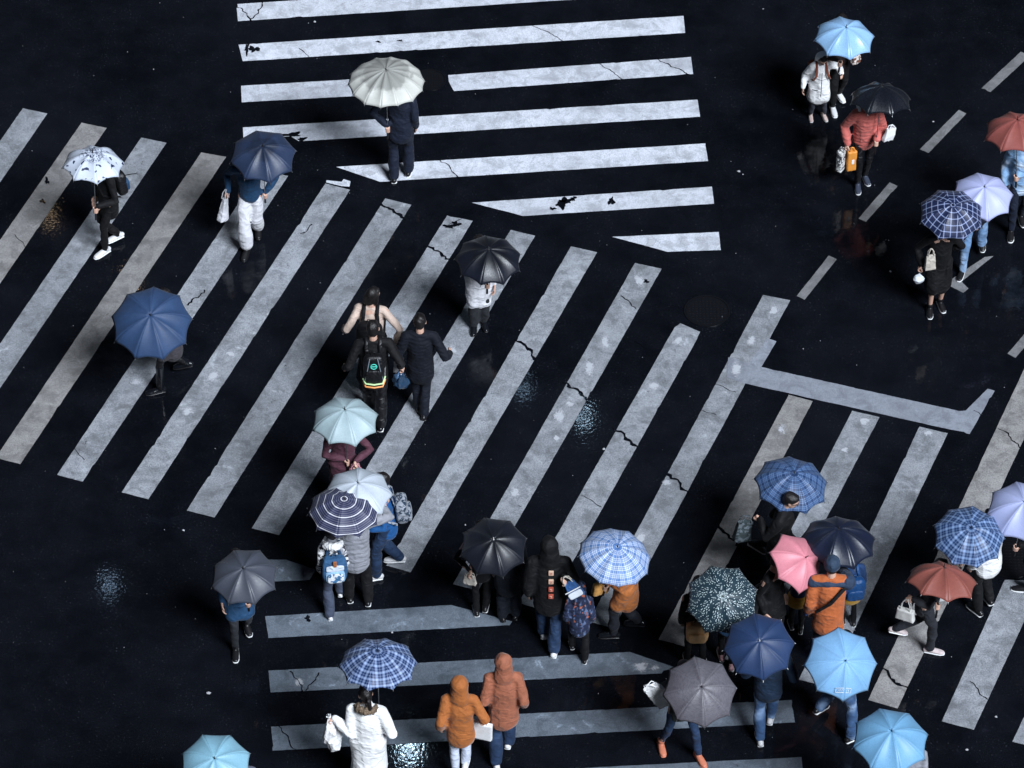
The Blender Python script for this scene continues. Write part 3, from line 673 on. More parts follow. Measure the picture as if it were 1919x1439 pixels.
# ------------------------------------------------------------------ bags
def backpack(p, label, m1, m2=None, w=0.15, h=0.21, d=0.075, straps=None, extra=None, drop=0.30):
    k = p.k; o = empty('backpack', p.loc, p.Rz); tag(o, label, 'backpack')
    c = p.neck-p.ld*(drop*k) + Vector((0, -(0.105*k+p.th+d*0.85), 0)); M = Matrix.Rotation(-0.10, 3, 'X')
    b = MB(); b.box(c, (w, d, h), M, 4); b.fuse('bag_body', m1, o, 0.011, 2, folds(PN[0], 0.006, 20))
    q = MB(); q.box(c+M @ Vector((0, -d*0.95, -h*0.32)), (w*0.78, d*0.45, h*0.5), M, 4); q.fuse('front_pocket', m2 or m1, o, 0.009, 2, folds(PN[0], 0.003, 30))
    MB().tube([c+M @ Vector((-0.03, 0.01, h*0.97)), c+M @ Vector((-0.02, 0.0, h+0.035)), c+M @ Vector((0.02, 0.0, h+0.035)), c+M @ Vector((0.03, 0.01, h*0.97))], [0.007]*4, 8).build('top_handle', straps or m1, o)
    for sx in (-1, 1):
        s = p.neck+Vector((sx*0.085*k, 0, -0.0)); yb = -(0.10*k+p.th)
        th = 0.02+p.th
        MB().tube([c+M @ Vector((sx*w*0.55, d*0.9, h*0.7)), s+Vector((0, -0.085*k-th*0.4, -0.035)), s+Vector((0, -0.01, th*0.9+0.012)), s+Vector((sx*0.01, 0.08*k+th*0.5, -0.05)), s+Vector((sx*0.02, 0.10*k+th, -0.16*k)), s+Vector((sx*0.055, 0.06*k+th, -0.30*k)), c+M @ Vector((sx*w*0.9, d*0.9, -h*0.75))],
                  [(0.024*k, 0.007)]*7, 8, (1, 0, 0)).build('strap', straps or m1, o)
    if extra: extra(o, c, M, w, h, d)
    return o
def strip_h(p1, p2, drop, r, n=9):
    p1 = Vector(p1); p2 = Vector(p2); return [p1.lerp(p2, i/(n-1))+Vector((0, 0, drop*math.sin(math.pi*i/(n-1)))) for i in range(n)]
def tote(top, label, mat, w=0.15, h=0.17, d=0.05, rz=0.0, tilt=(0, 0), handles=0.13, hmat=None, name='tote_bag', cat='bag', soft=0.008, taper=0.9, extra=None, group=None):
    """bag whose handles hang from the point `top` (world)"""
    o = empty(name, top, rz); o.rotation_euler = (tilt[0], tilt[1], rz); tag(o, label, cat, group)
    m = MB(); c = Vector((0, 0, -handles-h)); n = 24; vs = []; lev = 9; f = lambda x, e=5: math.copysign(abs(x)**(2/e), x)
    for i in range(lev):
        t = i/(lev-1); z = c.z-h+2*h*t; q = 1-(1-taper)*t; dd = d*(1-0.45*t*t) if soft > 0.004 else d
        for j in range(n):
            a = 2*math.pi*j/n; vs.append((w*q*f(math.cos(a), 8), dd*f(math.sin(a), 6), z))
    fs = [(i*n+j, i*n+(j+1) % n, (i+1)*n+(j+1) % n, (i+1)*n+j) for i in range(lev-1) for j in range(n)]+[tuple(reversed(range(n))), tuple((lev-1)*n+j for j in range(n))]
    m.add(vs, fs); m.fuse('bag_body', mat, o, 0.010, 1, folds(int(abs(top[0])*100), soft, 22))
    for sy in (-1, 1):
        pts = [Vector((-w*0.5, sy*d*0.5, c.z+h*0.92)), Vector((-w*0.42, sy*d*0.45, c.z+h+handles*0.55)), Vector((-w*0.12, sy*0.006, -0.008)), Vector((w*0.12, sy*0.006, -0.008)), Vector((w*0.42, sy*d*0.45, c.z+h+handles*0.55)), Vector((w*0.5, sy*d*0.5, c.z+h*0.92))]
        MB().tube(pts, [(0.006, 0.006)]*6, 7).build('handle', hmat or mat, o)
    if extra: extra(o, c)
    return o
def sack(top, label, mat, w=0.12, h=0.16, d=0.07, rz=0.0, tilt=(0, 0), name='plastic_bag', group=None):
    o = empty(name, top, rz); o.rotation_euler = (tilt[0], tilt[1], rz); tag(o, label, 'bag', group)
    m = MB(); m.tube([(0, 0, -0.04), (0, 0, -0.09), (0, 0, -0.09-h*0.5), (0, 0, -0.09-h), (0.0, 0, -0.09-h*1.5)], [(0.015, 0.012), (0.04, 0.03), (w*0.8, d*0.9), (w, d), (w*0.8, d*0.75)], 18, (1, 0, 0))
    for sx in (-1, 1): m.tube([(sx*0.012, 0, -0.06), (sx*0.03, 0, -0.03), (sx*0.008, 0, 0.005)], [0.012, 0.007, 0.006], 7)
    m.fuse('bag_body', mat, o, 0.009, 0, folds(int(w*1000)+3, 0.016, 32))
    return o

# ------------------------------------------------------------------ colours
NAVY = cloth((0.008, 0.013, 0.03)); BLACK = cloth((0.0035, 0.0035, 0.005), var=0.5); BLACKG = cloth((0.004, 0.004, 0.006), rough=0.45, spec=0.5)
DGREY = cloth((0.022, 0.024, 0.03)); GREY = cloth((0.30, 0.31, 0.35)); WHITE = cloth((0.90, 0.90, 0.91), var=0.06); OFFW = cloth((0.66, 0.66, 0.70), var=0.15)
CREAM = cloth((0.55, 0.50, 0.44), var=0.2); PEACH = cloth((0.60, 0.46, 0.39), var=0.25); JEAN = cloth((0.045, 0.10, 0.22), kind='denim', c2=(0.24, 0.35, 0.54)); JEAND = cloth((0.015, 0.035, 0.085), kind='denim', c2=(0.03, 0.06, 0.13))
JEANL = cloth((0.13, 0.24, 0.42), kind='denim', c2=(0.30, 0.42, 0.60)); ORANGE = cloth((0.42, 0.135, 0.035), var=0.3); RUST = cloth((0.36, 0.125, 0.070), var=0.3); RED = cloth((0.56, 0.14, 0.12), var=0.25)
BLUE = cloth((0.01, 0.09, 0.28)); TEALB = cloth((0.015, 0.06, 0.14)); MAUVE = cloth((0.10, 0.035, 0.055)); PINKB = cloth((0.55, 0.24, 0.30), rough=0.45); BROWN = cloth((0.14, 0.05, 0.03))
BOOT = plain('wet_leather', (0.006, 0.007, 0.010), 0.22); SHOEW = plain('white_leather', (0.72, 0.72, 0.74), 0.45); SHOEO = plain('orange_leather', (0.58, 0.19, 0.11), 0.5)
TANB = cloth((0.82, 0.48, 0.22), var=0.1, rough=0.5); PLAST = plain('white_plastic', (0.72, 0.76, 0.82), 0.25); BPLAST = plain('blue_plastic', (0.10, 0.20, 0.36), 0.22)
PAPER = plain('white_paper', (0.82, 0.82, 0.83), 0.6); ORP = plain('orange_paper', (0.78, 0.30, 0.05), 0.5); FUR = cloth((0.11, 0.075, 0.05), kind='fur', c2=(0.26, 0.19, 0.13), var=0.3)
T = lambda m, **k: dict(kind='trousers', mat=m, **k)
J = lambda m, **k: dict(mat=m, **k)

# ------------------------------------------------------------------ people, their umbrellas and bags
u = upose(724, 155, 145, 0, 0.0, 1.70, 14, 0.1, 0.44)
person('person in a dark navy suit walking away under the cream umbrella', [(738, 338), (766, 326)], 88, 1.72, J(NAVY, thick=0.03, hem=0.43), T(NAVY, loose=1.12), BLACKP, WHITEP, umb=u, hold='L', wide=0.92, build=0.92)
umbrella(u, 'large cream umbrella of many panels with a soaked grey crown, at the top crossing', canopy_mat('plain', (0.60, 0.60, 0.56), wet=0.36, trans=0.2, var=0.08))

u = upose(175, 311, 115, 0.02, 0.10, 1.60, 8, 0.2)
p = person('person in black under the white blotted umbrella near the left edge', [(198, 474), (222, 452, 0.05)], 215, 1.6, J(BLACK, hem=0.40), T(BLACK), SHOEW, WHITEP, umb=u, hold='L')
umbrella(u, 'white umbrella with blue-black blots round its crown, near the left edge', canopy_mat('blots', (0.66, 0.72, 0.84), (0.025, 0.035, 0.09), trans=0.3, var=0.06))
backpack(p, 'black backpack on the person under the white blotted umbrella', BLACKG, TEALB, 0.13, 0.19, 0.08)

u = upose(493, 294, 123, 0.02, -0.22, 1.62, 8, 0.25)
p = person('person in wide pale trousers and navy sweater walking down a diagonal stripe', [(463, 474), (484, 436, 0.04)], -95, 1.62, J(TEALB, hem=0.52, thick=0.03), T(OFFW, loose=1.32, cut=0.80), BLACKP, BLACKP, umb=u, hold='L', rh=('g', 0.30, 0.06, 0.92))
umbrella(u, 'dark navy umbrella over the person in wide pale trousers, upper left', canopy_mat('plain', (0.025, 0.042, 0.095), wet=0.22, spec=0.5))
tote(p.grip[1] + Vector((0, 0, 0.1)), 'limp pale grey tote hanging beside the wide pale trousers', OFFW, 0.08, 0.19, 0.05, 0.9, (0.1, 0.1), 0.14, soft=0.009, taper=0.7)

u = upose(284, 607, 149, 0.02, -0.42, 1.52, 9, 0.15)
p = person('person in grey-brown coat and tall black boots striding left under the plain blue umbrella', [(300, 735), (350, 698, 0.10)], 188, 1.6, J(cloth((0.055, 0.05, 0.06)), hem=0.36, flare=1.15), T(BLACKG, boot=0.75), BOOT, BLACKP, umb=u, hold='R')
umbrella(u, 'plain mid blue umbrella tipped towards the viewer, above tall black boots', canopy_mat('plain', (0.027, 0.062, 0.150), var=0.2, trans=0.15, rough=0.55))

u = upose(915, 490, 123, 0.03, -0.10, 1.50, 9, 0.3)
p = person('person in a long white coat and dark trousers under the black umbrella near the centre', [(889, 614), (907, 606)], -88, 1.55, J(OFFW, hem=0.30, flare=1.1, fold=0.012), T(DGREY, loose=1.15), BOOT, BLACKP, umb=u, hold='R')
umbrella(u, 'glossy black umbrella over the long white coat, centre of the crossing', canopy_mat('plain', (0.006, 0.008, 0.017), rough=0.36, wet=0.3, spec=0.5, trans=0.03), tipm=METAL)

p = person('dark-haired person in a peach sweater with a black backpack, without umbrella', [(688, 735), (712, 720)], 84, 1.64, J(PEACH, hem=0.50, thick=0.03), dict(kind='skirt', mat=BLACK, hem=0.12, flare=1.3), BOOT, BLACKP, hair='bob', yaw=-38, pitch=-10, lh=(-0.36, 0.02, 0.98), rh=('g', 0.34, -0.10, 0.86))
backpack(p, 'large plain black backpack on the person in the peach sweater', BLACK, BLACK, 0.17, 0.21, 0.08)
tote(p.grip[1], 'narrow white paper bag carried by the person in the peach sweater', PAPER, 0.075, 0.15, 0.035, 1.2, (0.0, 0.12), 0.06, soft=0.008)

def ring_emblem(o, c, M, w, h, d):
    em = plain('teal_print', (0.10, 0.75, 0.60), 0.5); m = MB(); ce = c+M @ Vector((0.0, -d*1.04, h*0.42))
    q = [ce+M @ Vector((0.036*math.cos(a), 0, 0.036*math.sin(a))) for a in [R(18)*j for j in range(21)]]
    m.tube(q, [0.006]*21, 6); m.tube([ce+M @ Vector((-0.026, 0, 0)), ce+M @ Vector((0.026, 0, 0))], [0.006, 0.006], 6); m.build('emblem', em, o)
    for dz, mm, nm in ((-0.70, plain('lime_piping', (0.60, 0.85, 0.42), 0.5), 'lime_piping'), (-0.90, plain('orange_piping', (0.9, 0.36, 0.12), 0.5), 'orange_piping')):
        MB().tube([c+M @ Vector((-w*0.98, -d*0.3, h*(dz+0.10))), c+M @ Vector((-w*0.75, -d*1.25, h*dz)), c+M @ Vector((0, -d*1.42, h*(dz-0.03))), c+M @ Vector((w*0.75, -d*1.25, h*dz)), c+M @ Vector((w*0.98, -d*0.3, h*(dz+0.22)))], [0.011]*5, 8).build(nm, mm, o)
    for sx in (-1, 1): MB().tube([c+M @ Vector((sx*w*0.35, -d*0.9, h*0.9)), c+M @ Vector((sx*w*0.62, -d*1.02, 0)), c+M @ Vector((sx*w*0.8, -d*1.0, -h*0.5))], [0.006]*3, 6).build('piping', plain('grey_piping', (0.2, 0.24, 0.28), 0.4), o)
p = person('short-haired person in black with the round-emblem backpack, arms held out', [(694, 772, 0.06), (714, 803)], 92, 1.66, J(BLACK, thick=0.035, hem=0.43), T(BLACKG, loose=1.2), BOOT, WHITEP, pitch=-10, lean=-0.02, lh=(-0.36, 0.02, 0.90), rh=('g', 0.34, -0.02, 0.90), wide=1.14)
backpack(p, 'black backpack with a teal ring emblem and lime and orange trim', BLACKG, BLACKG, 0.135, 0.22, 0.075, extra=ring_emblem)
sack(p.grip[1], 'dark plastic bag carried by the person with the round-emblem backpack', plain('dark_plastic', (0.02, 0.05, 0.10), 0.2), 0.10, 0.13, 0.06, 0.3)
p = person('short-haired person in a quilted navy jacket walking behind the peach sweater', [(785, 768), (795, 782)], 90, 1.64, J(cloth((0.003, 0.005, 0.012), rough=0.8), puff=0.05, thick=0.035, hem=0.42), T(cloth((0.006, 0.009, 0.018)), loose=1.1), BLACKP, BLACKP, lean=0.0, pitch=-14, rh=(0.36, 0.08, 0.98), lh=('g', -0.26, 0.06, 0.78), wide=1.08)
sack(p.grip[0], 'translucent blue plastic bag hanging beside the quilted navy jacket', BPLAST, 0.12, 0.14, 0.08, 0.0)

u = upose(647, 791, 125, 0.0, -0.04, 1.62, 8, 0.33)
p = person('person in a dark mauve coat under the mint umbrella', [(636, 962), (658, 950)], 90, 1.6, J(MAUVE, hem=0.30, flare=1.1), T(BLACK), BOOT, BLACKP, umb=u, hold='L', rh=('g', 0.16, -0.20, 1.00))
umbrella(u, 'pale mint green umbrella with scalloped edge above a pink handbag', canopy_mat('plain', (0.42, 0.54, 0.58), wet=0.0, var=0.12, trans=0.3), ribm=METAL)
tote(p.grip[1]+Vector((0, 0, 0.05)), 'dusty pink handbag below the mint umbrella', PINKB, 0.105, 0.085, 0.05, 0.1, (0.05, 0), 0.10, name='handbag', cat='handbag', taper=0.75)

u = upose(671, 927, 127, 0.02, -0.08, 1.66, 8, 0.0)
p = person('person in a bright blue jacket and jeans under the silver umbrella', [(706, 1085), (748, 1058, 0.06)], 182, 1.66, J(BLUE, hem=0.44), T(JEAND, loose=1.15), SHOEW, WHITEP, umb=u, hold='L', rh=(0.22, 0.2, 1.0))
umbrella(u, 'silver grey umbrella half hidden behind the ringed navy one', canopy_mat('plain', (0.58, 0.64, 0.72), trans=0.3, var=0.1))
backpack(p, 'crumpled silver backpack on the person in the bright blue jacket', cloth((0.35, 0.38, 0.44), rough=0.3, kind='spots', c2=(0.03, 0.05, 0.08)), None, 0.14, 0.18, 0.08)

u = upose(646, 959, 140, 0.0, -0.05, 1.62, 10, 0.12)
p = person('person in a light grey puffer jacket holding up the ringed umbrella', [(655, 1124), (690, 1130)], 96, 1.62, J(GREY, puff=0.07, thick=0.045, hem=0.42), T(BLACK, loose=1.15), BLACKP, WHITEP, umb=u, hold='L', rh=(0.26, 0.34, 1.36), off=(-0.02, 0))
umbrella(u, 'navy umbrella with thin white rings, left of centre', canopy_mat('rings', (0.022, 0.028, 0.085), (0.78, 0.78, 0.84), trans=0.15, rough=0.5))
def pack_print(o, c, M, w, h, d):
    MB().box(c+M @ Vector((0, -d*1.42, -h*0.32)), (w*0.62, 0.008, h*0.36), M, 5).build('printed_panel', cloth((0.75, 0.78, 0.82), kind='spots', c2=(0.05, 0.16, 0.32), rough=0.4, var=0.05), o)
    MB().box(c+M @ Vector((0, -d*1.05, h*0.35)), (w*0.7, 0.012, h*0.22), M, 5).build('flap', cloth((0.60, 0.68, 0.78), var=0.1), o)
    MB().box(c+M @ Vector((0, -d*1.10, h*0.72)), (0.022, 0.012, 0.042), M, 5).build('tag', ORANGE, o)
p = person('child in a spotted white jacket with the blue school backpack', [(618, 1158), (638, 1118, 0.04)], 98, 1.30, J(cloth((0.75, 0.75, 0.76), kind='spots', c2=(0.03, 0.03, 0.04), var=0.06), thick=0.035, hem=0.44), T(cloth((0.06, 0.075, 0.12)), loose=1.25), SHOEW, WHITEP, collar=WHITE, pitch=-12, hat=cloth((0.02, 0.02, 0.028), kind='plain'))
backpack(p, 'blue and white school backpack with an orange tag', cloth((0.03, 0.10, 0.22)), cloth((0.30, 0.50, 0.72)), 0.15, 0.185, 0.075, straps=TEALB, extra=pack_print)

u = upose(458, 1083, 125, -0.02, -0.22, 1.58, 8, 0.35)
p = person('person in a blue coat and grey trousers under the dark grey umbrella at lower left', [(442, 1222), (462, 1180, 0.06)], -80, 1.58, J(TEALB, hem=0.36, flare=1.12), T(DGREY), BLACKP, WHITEP, umb=u, hold='L')
umbrella(u, 'plain dark grey umbrella alone on the black road at lower left', canopy_mat('plain', (0.060, 0.068, 0.092), trans=0.15, var=0.12))

u = upose(708, 1247, 150, 0.0, 0.10, 1.86, 10, 0.1, 0.5)
p = person('person in a long white coat with a fur collar at the bottom of the picture', [(680, 1478), (705, 1488)], 84, 1.68, J(WHITE, hem=0.22, flare=1.15, thick=0.045, fold=0.006), T(BLACK), BOOT, BLACKP, umb=u, hold='R', lh=('w', 620, 1350, 1.16), collar=FUR, yaw=24, pitch=-16, hair='tail')
umbrella(u, 'blue plaid umbrella held above the long white coat with fur collar', canopy_mat('gingham', (0.012, 0.035, 0.125), (0.38, 0.50, 0.78), trans=0.15), handle=METAL)
sack(p.grip[0]+Vector((-0.03, -0.02, 0.12)), 'big white cloth bag held out beside the long white coat', WHITE, 0.12, 0.31, 0.08, 0.2, (0, -0.12), name='cloth_bag')

pa = person('person in an ochre orange coat with hood up and white trousers', [(855, 1462), (872, 1440, 0.03)], 90, 1.56, J(ORANGE, thick=0.045, hem=0.42, flare=1.05), T(cloth((0.55, 0.60, 0.72), var=0.1), loose=1.0), SHOEW, WHITEP, hood='up', rh=('g', 0.27, 0.10, 0.86), lh=(-0.24, 0.0, 0.86))
pb = person('taller person in a rust red coat with hood up and blue jeans', [(930, 1436), (952, 1402, 0.05)], 92, 1.66, J(RUST, thick=0.045, hem=0.41, flare=1.05), T(JEAND, loose=1.2), SHOEW, WHITEP, hood='up', yaw=24, rh=(0.25, 0.05, 0.86), lh=(-0.20, 0.10, 0.88), off=(0.02, 0))
tote(pa.grip[1]+Vector((0.0, 0, 0.03)), 'flat white paper bag between the ochre coat and the rust red coat', PAPER, 0.13, 0.125, 0.035, -0.25, (0.0, 0.06), 0.05, soft=0.003, name='paper_bag', taper=0.95)

u = upose(925, 1026, 125, 0.0, -0.32, 1.60, 8, 0.28)
p = person('person in black trousers, left of two under the black umbrella with white tip', [(893, 1150), (910, 1142)], 90, 1.46, J(BLACK, hem=0.44), T(BLACK, loose=1.0), BLACKP, WHITEP, umb=u, hold='R', lh=('g', -0.14, -0.22, 0.95))
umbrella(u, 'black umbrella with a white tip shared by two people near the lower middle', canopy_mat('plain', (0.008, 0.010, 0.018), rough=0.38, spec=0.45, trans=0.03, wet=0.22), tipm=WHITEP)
tote(p.grip[0]+Vector((0, 0, 0.05)), 'small cream bag below the black umbrella with a white tip', CREAM, 0.085, 0.07, 0.04, -0.4, (0, 0), 0.05, name='handbag', cat='handbag')
person('person in loose dark trousers, right of two under the black umbrella with white tip', [(942, 1160), (966, 1156)], 90, 1.50, J(cloth((0.006, 0.009, 0.016)), hem=0.36, thick=0.035), T(cloth((0.010, 0.014, 0.024)), loose=1.2), BLACKP, BLACKP)

p = person('person in a black hooded coat with square back patches and navy trousers', [(1018, 1196, 0.05), (1038, 1226)], 90, 1.76, J(BLACK, thick=0.045, hem=0.42, flare=1.04), T(JEAND, loose=1.15), SHOEW, WHITEP, hood='up', wide=1.08, rh=('g', 0.16, -0.22, 1.28))
pm = plain('patch_print', (0.70, 0.46, 0.34), 0.6); pr = plain('patch_red', (0.45, 0.08, 0.05), 0.6)
for i in range(4):
    zc = p.neck.z-0.10-0.115*i; yb = p.neck.y - (0.152 + 0.012*min(i, 2)) - 0.012*(i == 0)*-1
    b = MB().box((0.02, yb, zc), (0.030, 0.012, 0.034), None, 8).build('back_patch', pm if i < 2 else pr, p.root)
    MB().tube([(0.008, yb-0.0125, zc+0.012), (0.032, yb-0.0125, zc+0.012), (0.012, yb-0.0125, zc-0.014), (0.032, yb-0.0125, zc-0.012)], [0.0035]*4, 5).build('patch_mark', pr if i < 2 else pm, b)
o = tote(p.grip[1]+Vector((0, 0, 0.10)), 'blue and white sling bag on the back of the black hooded coat', cloth((0.03, 0.10, 0.28), var=0.2), 0.10, 0.12, 0.045, 0.25, (-0.15, -0.45), 0.10, hmat=CREAM, name='sling_bag', taper=0.6,
     extra=lambda o, c: (MB().box(c+Vector((0, -0.042, -0.055)), (0.085, 0.014, 0.045), None, 5).build('white_pocket', PLAST, o), MB().tube([c+Vector((-0.09, -0.05, 0.02)), c+Vector((0.09, -0.05, 0.02))], [0.008]*2, 6).build('stripe', WHITEP, o)))
p = person('small child in a patterned navy puffer walking beside the black hooded coat', [(1072, 1216, 0.03), (1096, 1240)], 90, 1.16, J(cloth((0.018, 0.026, 0.065), kind='knit', c2=(0.10, 0.14, 0.26)), puff=0.06, thick=0.05, hem=0.40), T(BLACK, loose=1.15), BLACKP, WHITEP, hood='up')

u = upose(1151, 1045, 139, 0.16, -0.12, 1.66, 12, 0.1, 0.5)
p = person('person in a burnt orange coat striding left under the pale blue plaid umbrella', [(1150, 1194), (1196, 1180, 0.08)], 172, 1.6, J(ORANGE, hem=0.36, thick=0.04), T(cloth((0.016, 0.018, 0.026)), loose=1.1), BOOT, BLACKP, umb=u, hold='R', lh=('g', -0.08, 0.28, 1.02))
umbrella(u, 'pale blue and white plaid umbrella above the burnt orange coat', canopy_mat('plaid_fine', (0.11, 0.23, 0.52), (0.80, 0.86, 0.98), trans=0.25))
tote(p.grip[0]+Vector((0, 0, 0.04)), 'mustard yellow tote carried by the burnt orange coat', cloth((0.72, 0.36, 0.10), var=0.12), 0.10, 0.09, 0.05, 0.4, (0.1, 0.15), 0.09, taper=1.15)

u = upose(1353, 1125, 134, 0.0, -0.60, 1.52, 8, 0.3)
p = person('person in a black coat under the dotted umbrella carrying a tan backpack', [(1288, 1242), (1316, 1250)], 90, 1.40, J(BLACK, hem=0.42), T(BLACK), BLACKP, WHITEP, umb=u, hold='R')
umbrella(u, 'dark green umbrella covered in short pale dashes', canopy_mat('dashes', (0.016, 0.038, 0.055), (0.60, 0.72, 0.74), trans=0.12, rough=0.4))
backpack(p, 'rounded tan leather backpack below the dotted umbrella', TANB, TANB, 0.135, 0.14, 0.07, straps=BLACK, drop=0.50)
person('person hidden under the dotted umbrella with pale pink shoes', [(1352, 1234), (1371, 1252)], 90, 1.45, J(TEALB, hem=0.42), T(BLACK), cloth((0.6, 0.35, 0.38)), WHITEP)

u = upose(1422, 1212, 132, -0.02, -0.45, 1.62, 8, 0.1)
p = person('person in a navy jacket and blue jeans under the plain navy umbrella', [(1424, 1392), (1443, 1356, 0.04)], 88, 1.66, J(cloth((0.012, 0.028, 0.06)), thick=0.035, hem=0.44), T(JEAN, loose=1.1), SHOEW, WHITEP, umb=u, hold='L', rh=(0.27, 0.12, 1.05))
umbrella(u, 'plain navy umbrella with silver rib tips above blue jeans', canopy_mat('plain', (0.016, 0.040, 0.115), trans=0.06, var=0.15, rough=0.5), ribm=WHITEP, tipm=WHITEP)

u = upose(1311, 1297, 137, 0.06, -0.50, 1.50, 8, 0.12)
p = person('person in jeans and orange shoes hurrying under the brown-grey umbrella', [(1238, 1398), (1308, 1420)], -72, 1.58, J(cloth((0.02, 0.03, 0.03)), hem=0.44), T(JEAND, loose=0.95), SHOEO, SHOEO, umb=u, hold='L', rh=('w', 1232, 1312, 1.05))
umbrella(u, 'brown-grey umbrella with fine lines, above the orange shoes', canopy_mat('lined', (0.15, 0.14, 0.165), (0.05, 0.046, 0.06), trans=0.2))
tote(at(1213, 1283, 1.42), 'large limp white tote swinging beside the brown-grey umbrella', WHITE, 0.12, 0.20, 0.075, 0.2, (0.1, -0.55), 0.05, soft=0.009, taper=0.8)

u = upose(1575, 1245, 137, 0.20, -0.62, 1.52, 8, 0.05)
p = person('person in blue jeans running under the sky blue umbrella with a printed label', [(1534, 1344, 0.10), (1594, 1388)], 40, 1.62, J(DGREY, hem=0.45), T(JEAN, loose=1.15), BLACKP, WHITEP, umb=u, hold='R')
o = umbrella(u, 'sky blue umbrella with a small printed label near its lower edge', canopy_mat('plain', (0.25, 0.50, 0.80), trans=0.3, var=0.12))
# outlined label with a word of loose strokes, printed on the lower panel
def canopy_point(u, sx, sy, lift=0.004):
    a = u.a; e1 = Vector((1, 0, 0)); e1 = (e1-a*e1.dot(a)).normalized(); e2 = a.cross(e1); r = math.hypot(sx, sy)/u.R; al = R(62); t = math.asin(min(1, r*math.sin(al)))/al
    base = u.C - a*(u.grip+0.11)
    return u.C-base + e1*sx + e2*sy + a*(u.h*(math.cos(al*t)-math.cos(al))/(1-math.cos(al))+lift-0.012)
m = MB(); lx, ly, lw, lh_ = 0.0, -0.31, 0.085, 0.022
m.tube([canopy_point(u, lx+x*lw, ly+y*lh_) for x, y in ((-1, -1), (0, -1), (1, -1), (1, 1), (0, 1), (-1, 1), (-1, -1))], [0.0035]*7, 5)
xs = [-0.7+0.11*i for i in range(14)]; m.tube([canopy_point(u, lx+x*lw, ly+(0.45 if i % 2 else -0.45)*lh_) for i, x in enumerate(xs)], [0.0028]*14, 5)
m.build('printed_label', WHITEP, o)

u = upose(1668, 1390, 143, 0.0, -0.18, 1.64, 8, 0.22)
p = person('person in pale grey mostly hidden under the blue umbrella at the bottom edge', [(1680, 1548), (1702, 1558)], 90, 1.56, J(GREY), T(JEAN), SHOEW, WHITEP, umb=u, hold='L')
umbrella(u, 'sky blue umbrella cut by the bottom edge at lower right', canopy_mat('plain', (0.19, 0.43, 0.68), trans=0.3, var=0.12))
u = upose(404, 1436, 134, 0.0, -0.30, 1.64, 8, 0.4)
p = person('person in grey partly showing beside the teal umbrella at the bottom edge', [(440, 1588), (468, 1592)], 90, 1.62, J(cloth((0.12, 0.13, 0.18))), T(BLACK), BLACKP, WHITEP, umb=u, hold='L')
umbrella(u, 'pale teal umbrella cut by the bottom edge at lower left', canopy_mat('plain', (0.27, 0.52, 0.66), trans=0.3, var=0.12))

# the cluster at the lower right
u = upose(1482, 910, 137, 0.12, -0.10, 1.28, 9, 0.2)
p = person('short-haired person with glasses in a black coat, head in front of a blue plaid umbrella', [(1414, 1050, 0.22), (1496, 1128)], -22, 1.62, J(BLACK, hem=0.32, thick=0.04), T(BLACK), BLACKP, WHITEP, yaw=10, pitch=-20, lean=0.12, glasses=True, umb=u, hold='L', rh=('g', 0.05, -0.28, 1.15))
umbrella(u, 'dark blue plaid umbrella behind the person with glasses', canopy_mat('plaid_fine', (0.014, 0.040, 0.12), (0.16, 0.27, 0.50), trans=0.12))
tote(p.grip[1]+Vector((-0.12, 0, 0.05)), 'grey-green shoulder bag behind the person with glasses', cloth((0.035, 0.05, 0.055), kind='spots', c2=(0.10, 0.12, 0.14)), 0.12, 0.15, 0.07, 0.3, (0, 0.15), 0.08, soft=0.014, name='shoulder_bag')
person('person in black with a white face mask left of the pink umbrella', [(1424, 1205), (1452, 1212)], -35, 1.56, J(BLACK, hem=0.36), T(BLACK), BLACKP, BLACKP, pitch=-18, mask=True, yaw=8)

u = upose(1490, 1056, 118, 0.72, -0.32, 1.42, 7, 0.35)
p = person('child in navy and yellow under the small pink umbrella', [(1483, 1176), (1500, 1184)], 92, 1.14, J(cloth((0.012, 0.03, 0.09)), hem=0.46), dict(kind='both', mat=BLACK), BLACKP, WHITEP, umb=u, hold='L', rh=('g', 0.20, 0.0, 0.78))
MB().tube([p.pel+Vector((0, 0, -0.05)), p.pel+Vector((0, 0, -0.095))], [(0.135, 0.11), (0.137, 0.112)], 18, (1, 0, 0)).build('yellow_hem', cloth((0.62, 0.34, 0.05)), p.root)
umbrella(u, 'small pink umbrella tipped to the right', canopy_mat('plain', (0.76, 0.27, 0.33), trans=0.3, var=0.12))
tote(p.grip[1]+Vector((0, 0, 0.03)), 'narrow bright blue bag hanging behind the small pink umbrella', cloth((0.01, 0.09, 0.40), rough=0.4), 0.055, 0.13, 0.03, 0.2, (0, 0), 0.04)

u = upose(1570, 1020, 141, 0.0, 0.06, 1.36, 9, 0.2, 0.56)
p = person('person in an orange jacket with navy shoulders and a dark blue hat', [(1531, 1240), (1561, 1246)], 88, 1.70, J(cloth((0.50, 0.13, 0.04), var=0.25), thick=0.05, hem=0.40, flare=1.05), T(NAVY), BLACKP, WHITEP, hat=cloth((0.03, 0.055, 0.10)), pitch=-10, umb=u, hold='R', wide=1.12)
MB().tube([p.sh[0]+Vector((-0.02, 0, 0.0)), p.neck-p.ld*0.035, p.sh[1]+Vector((0.02, 0, 0))], [(0.07, 0.10), (0.055, 0.11), (0.07, 0.10)], 16, (0, 0, 1)).fuse('shoulder_yoke', cloth((0.025, 0.045, 0.09)), p.root, 0.012, 2, folds(3, 0.006, 20))
s_, e_, w_ = p.arms[1]
MB().tube([s_, e_, e_.lerp(w_, 0.7)], [0.105, 0.098, 0.078], 14).fuse('navy_sleeve', cloth((0.025, 0.045, 0.09)), p.root, 0.012, 2, folds(4, 0.006, 20))
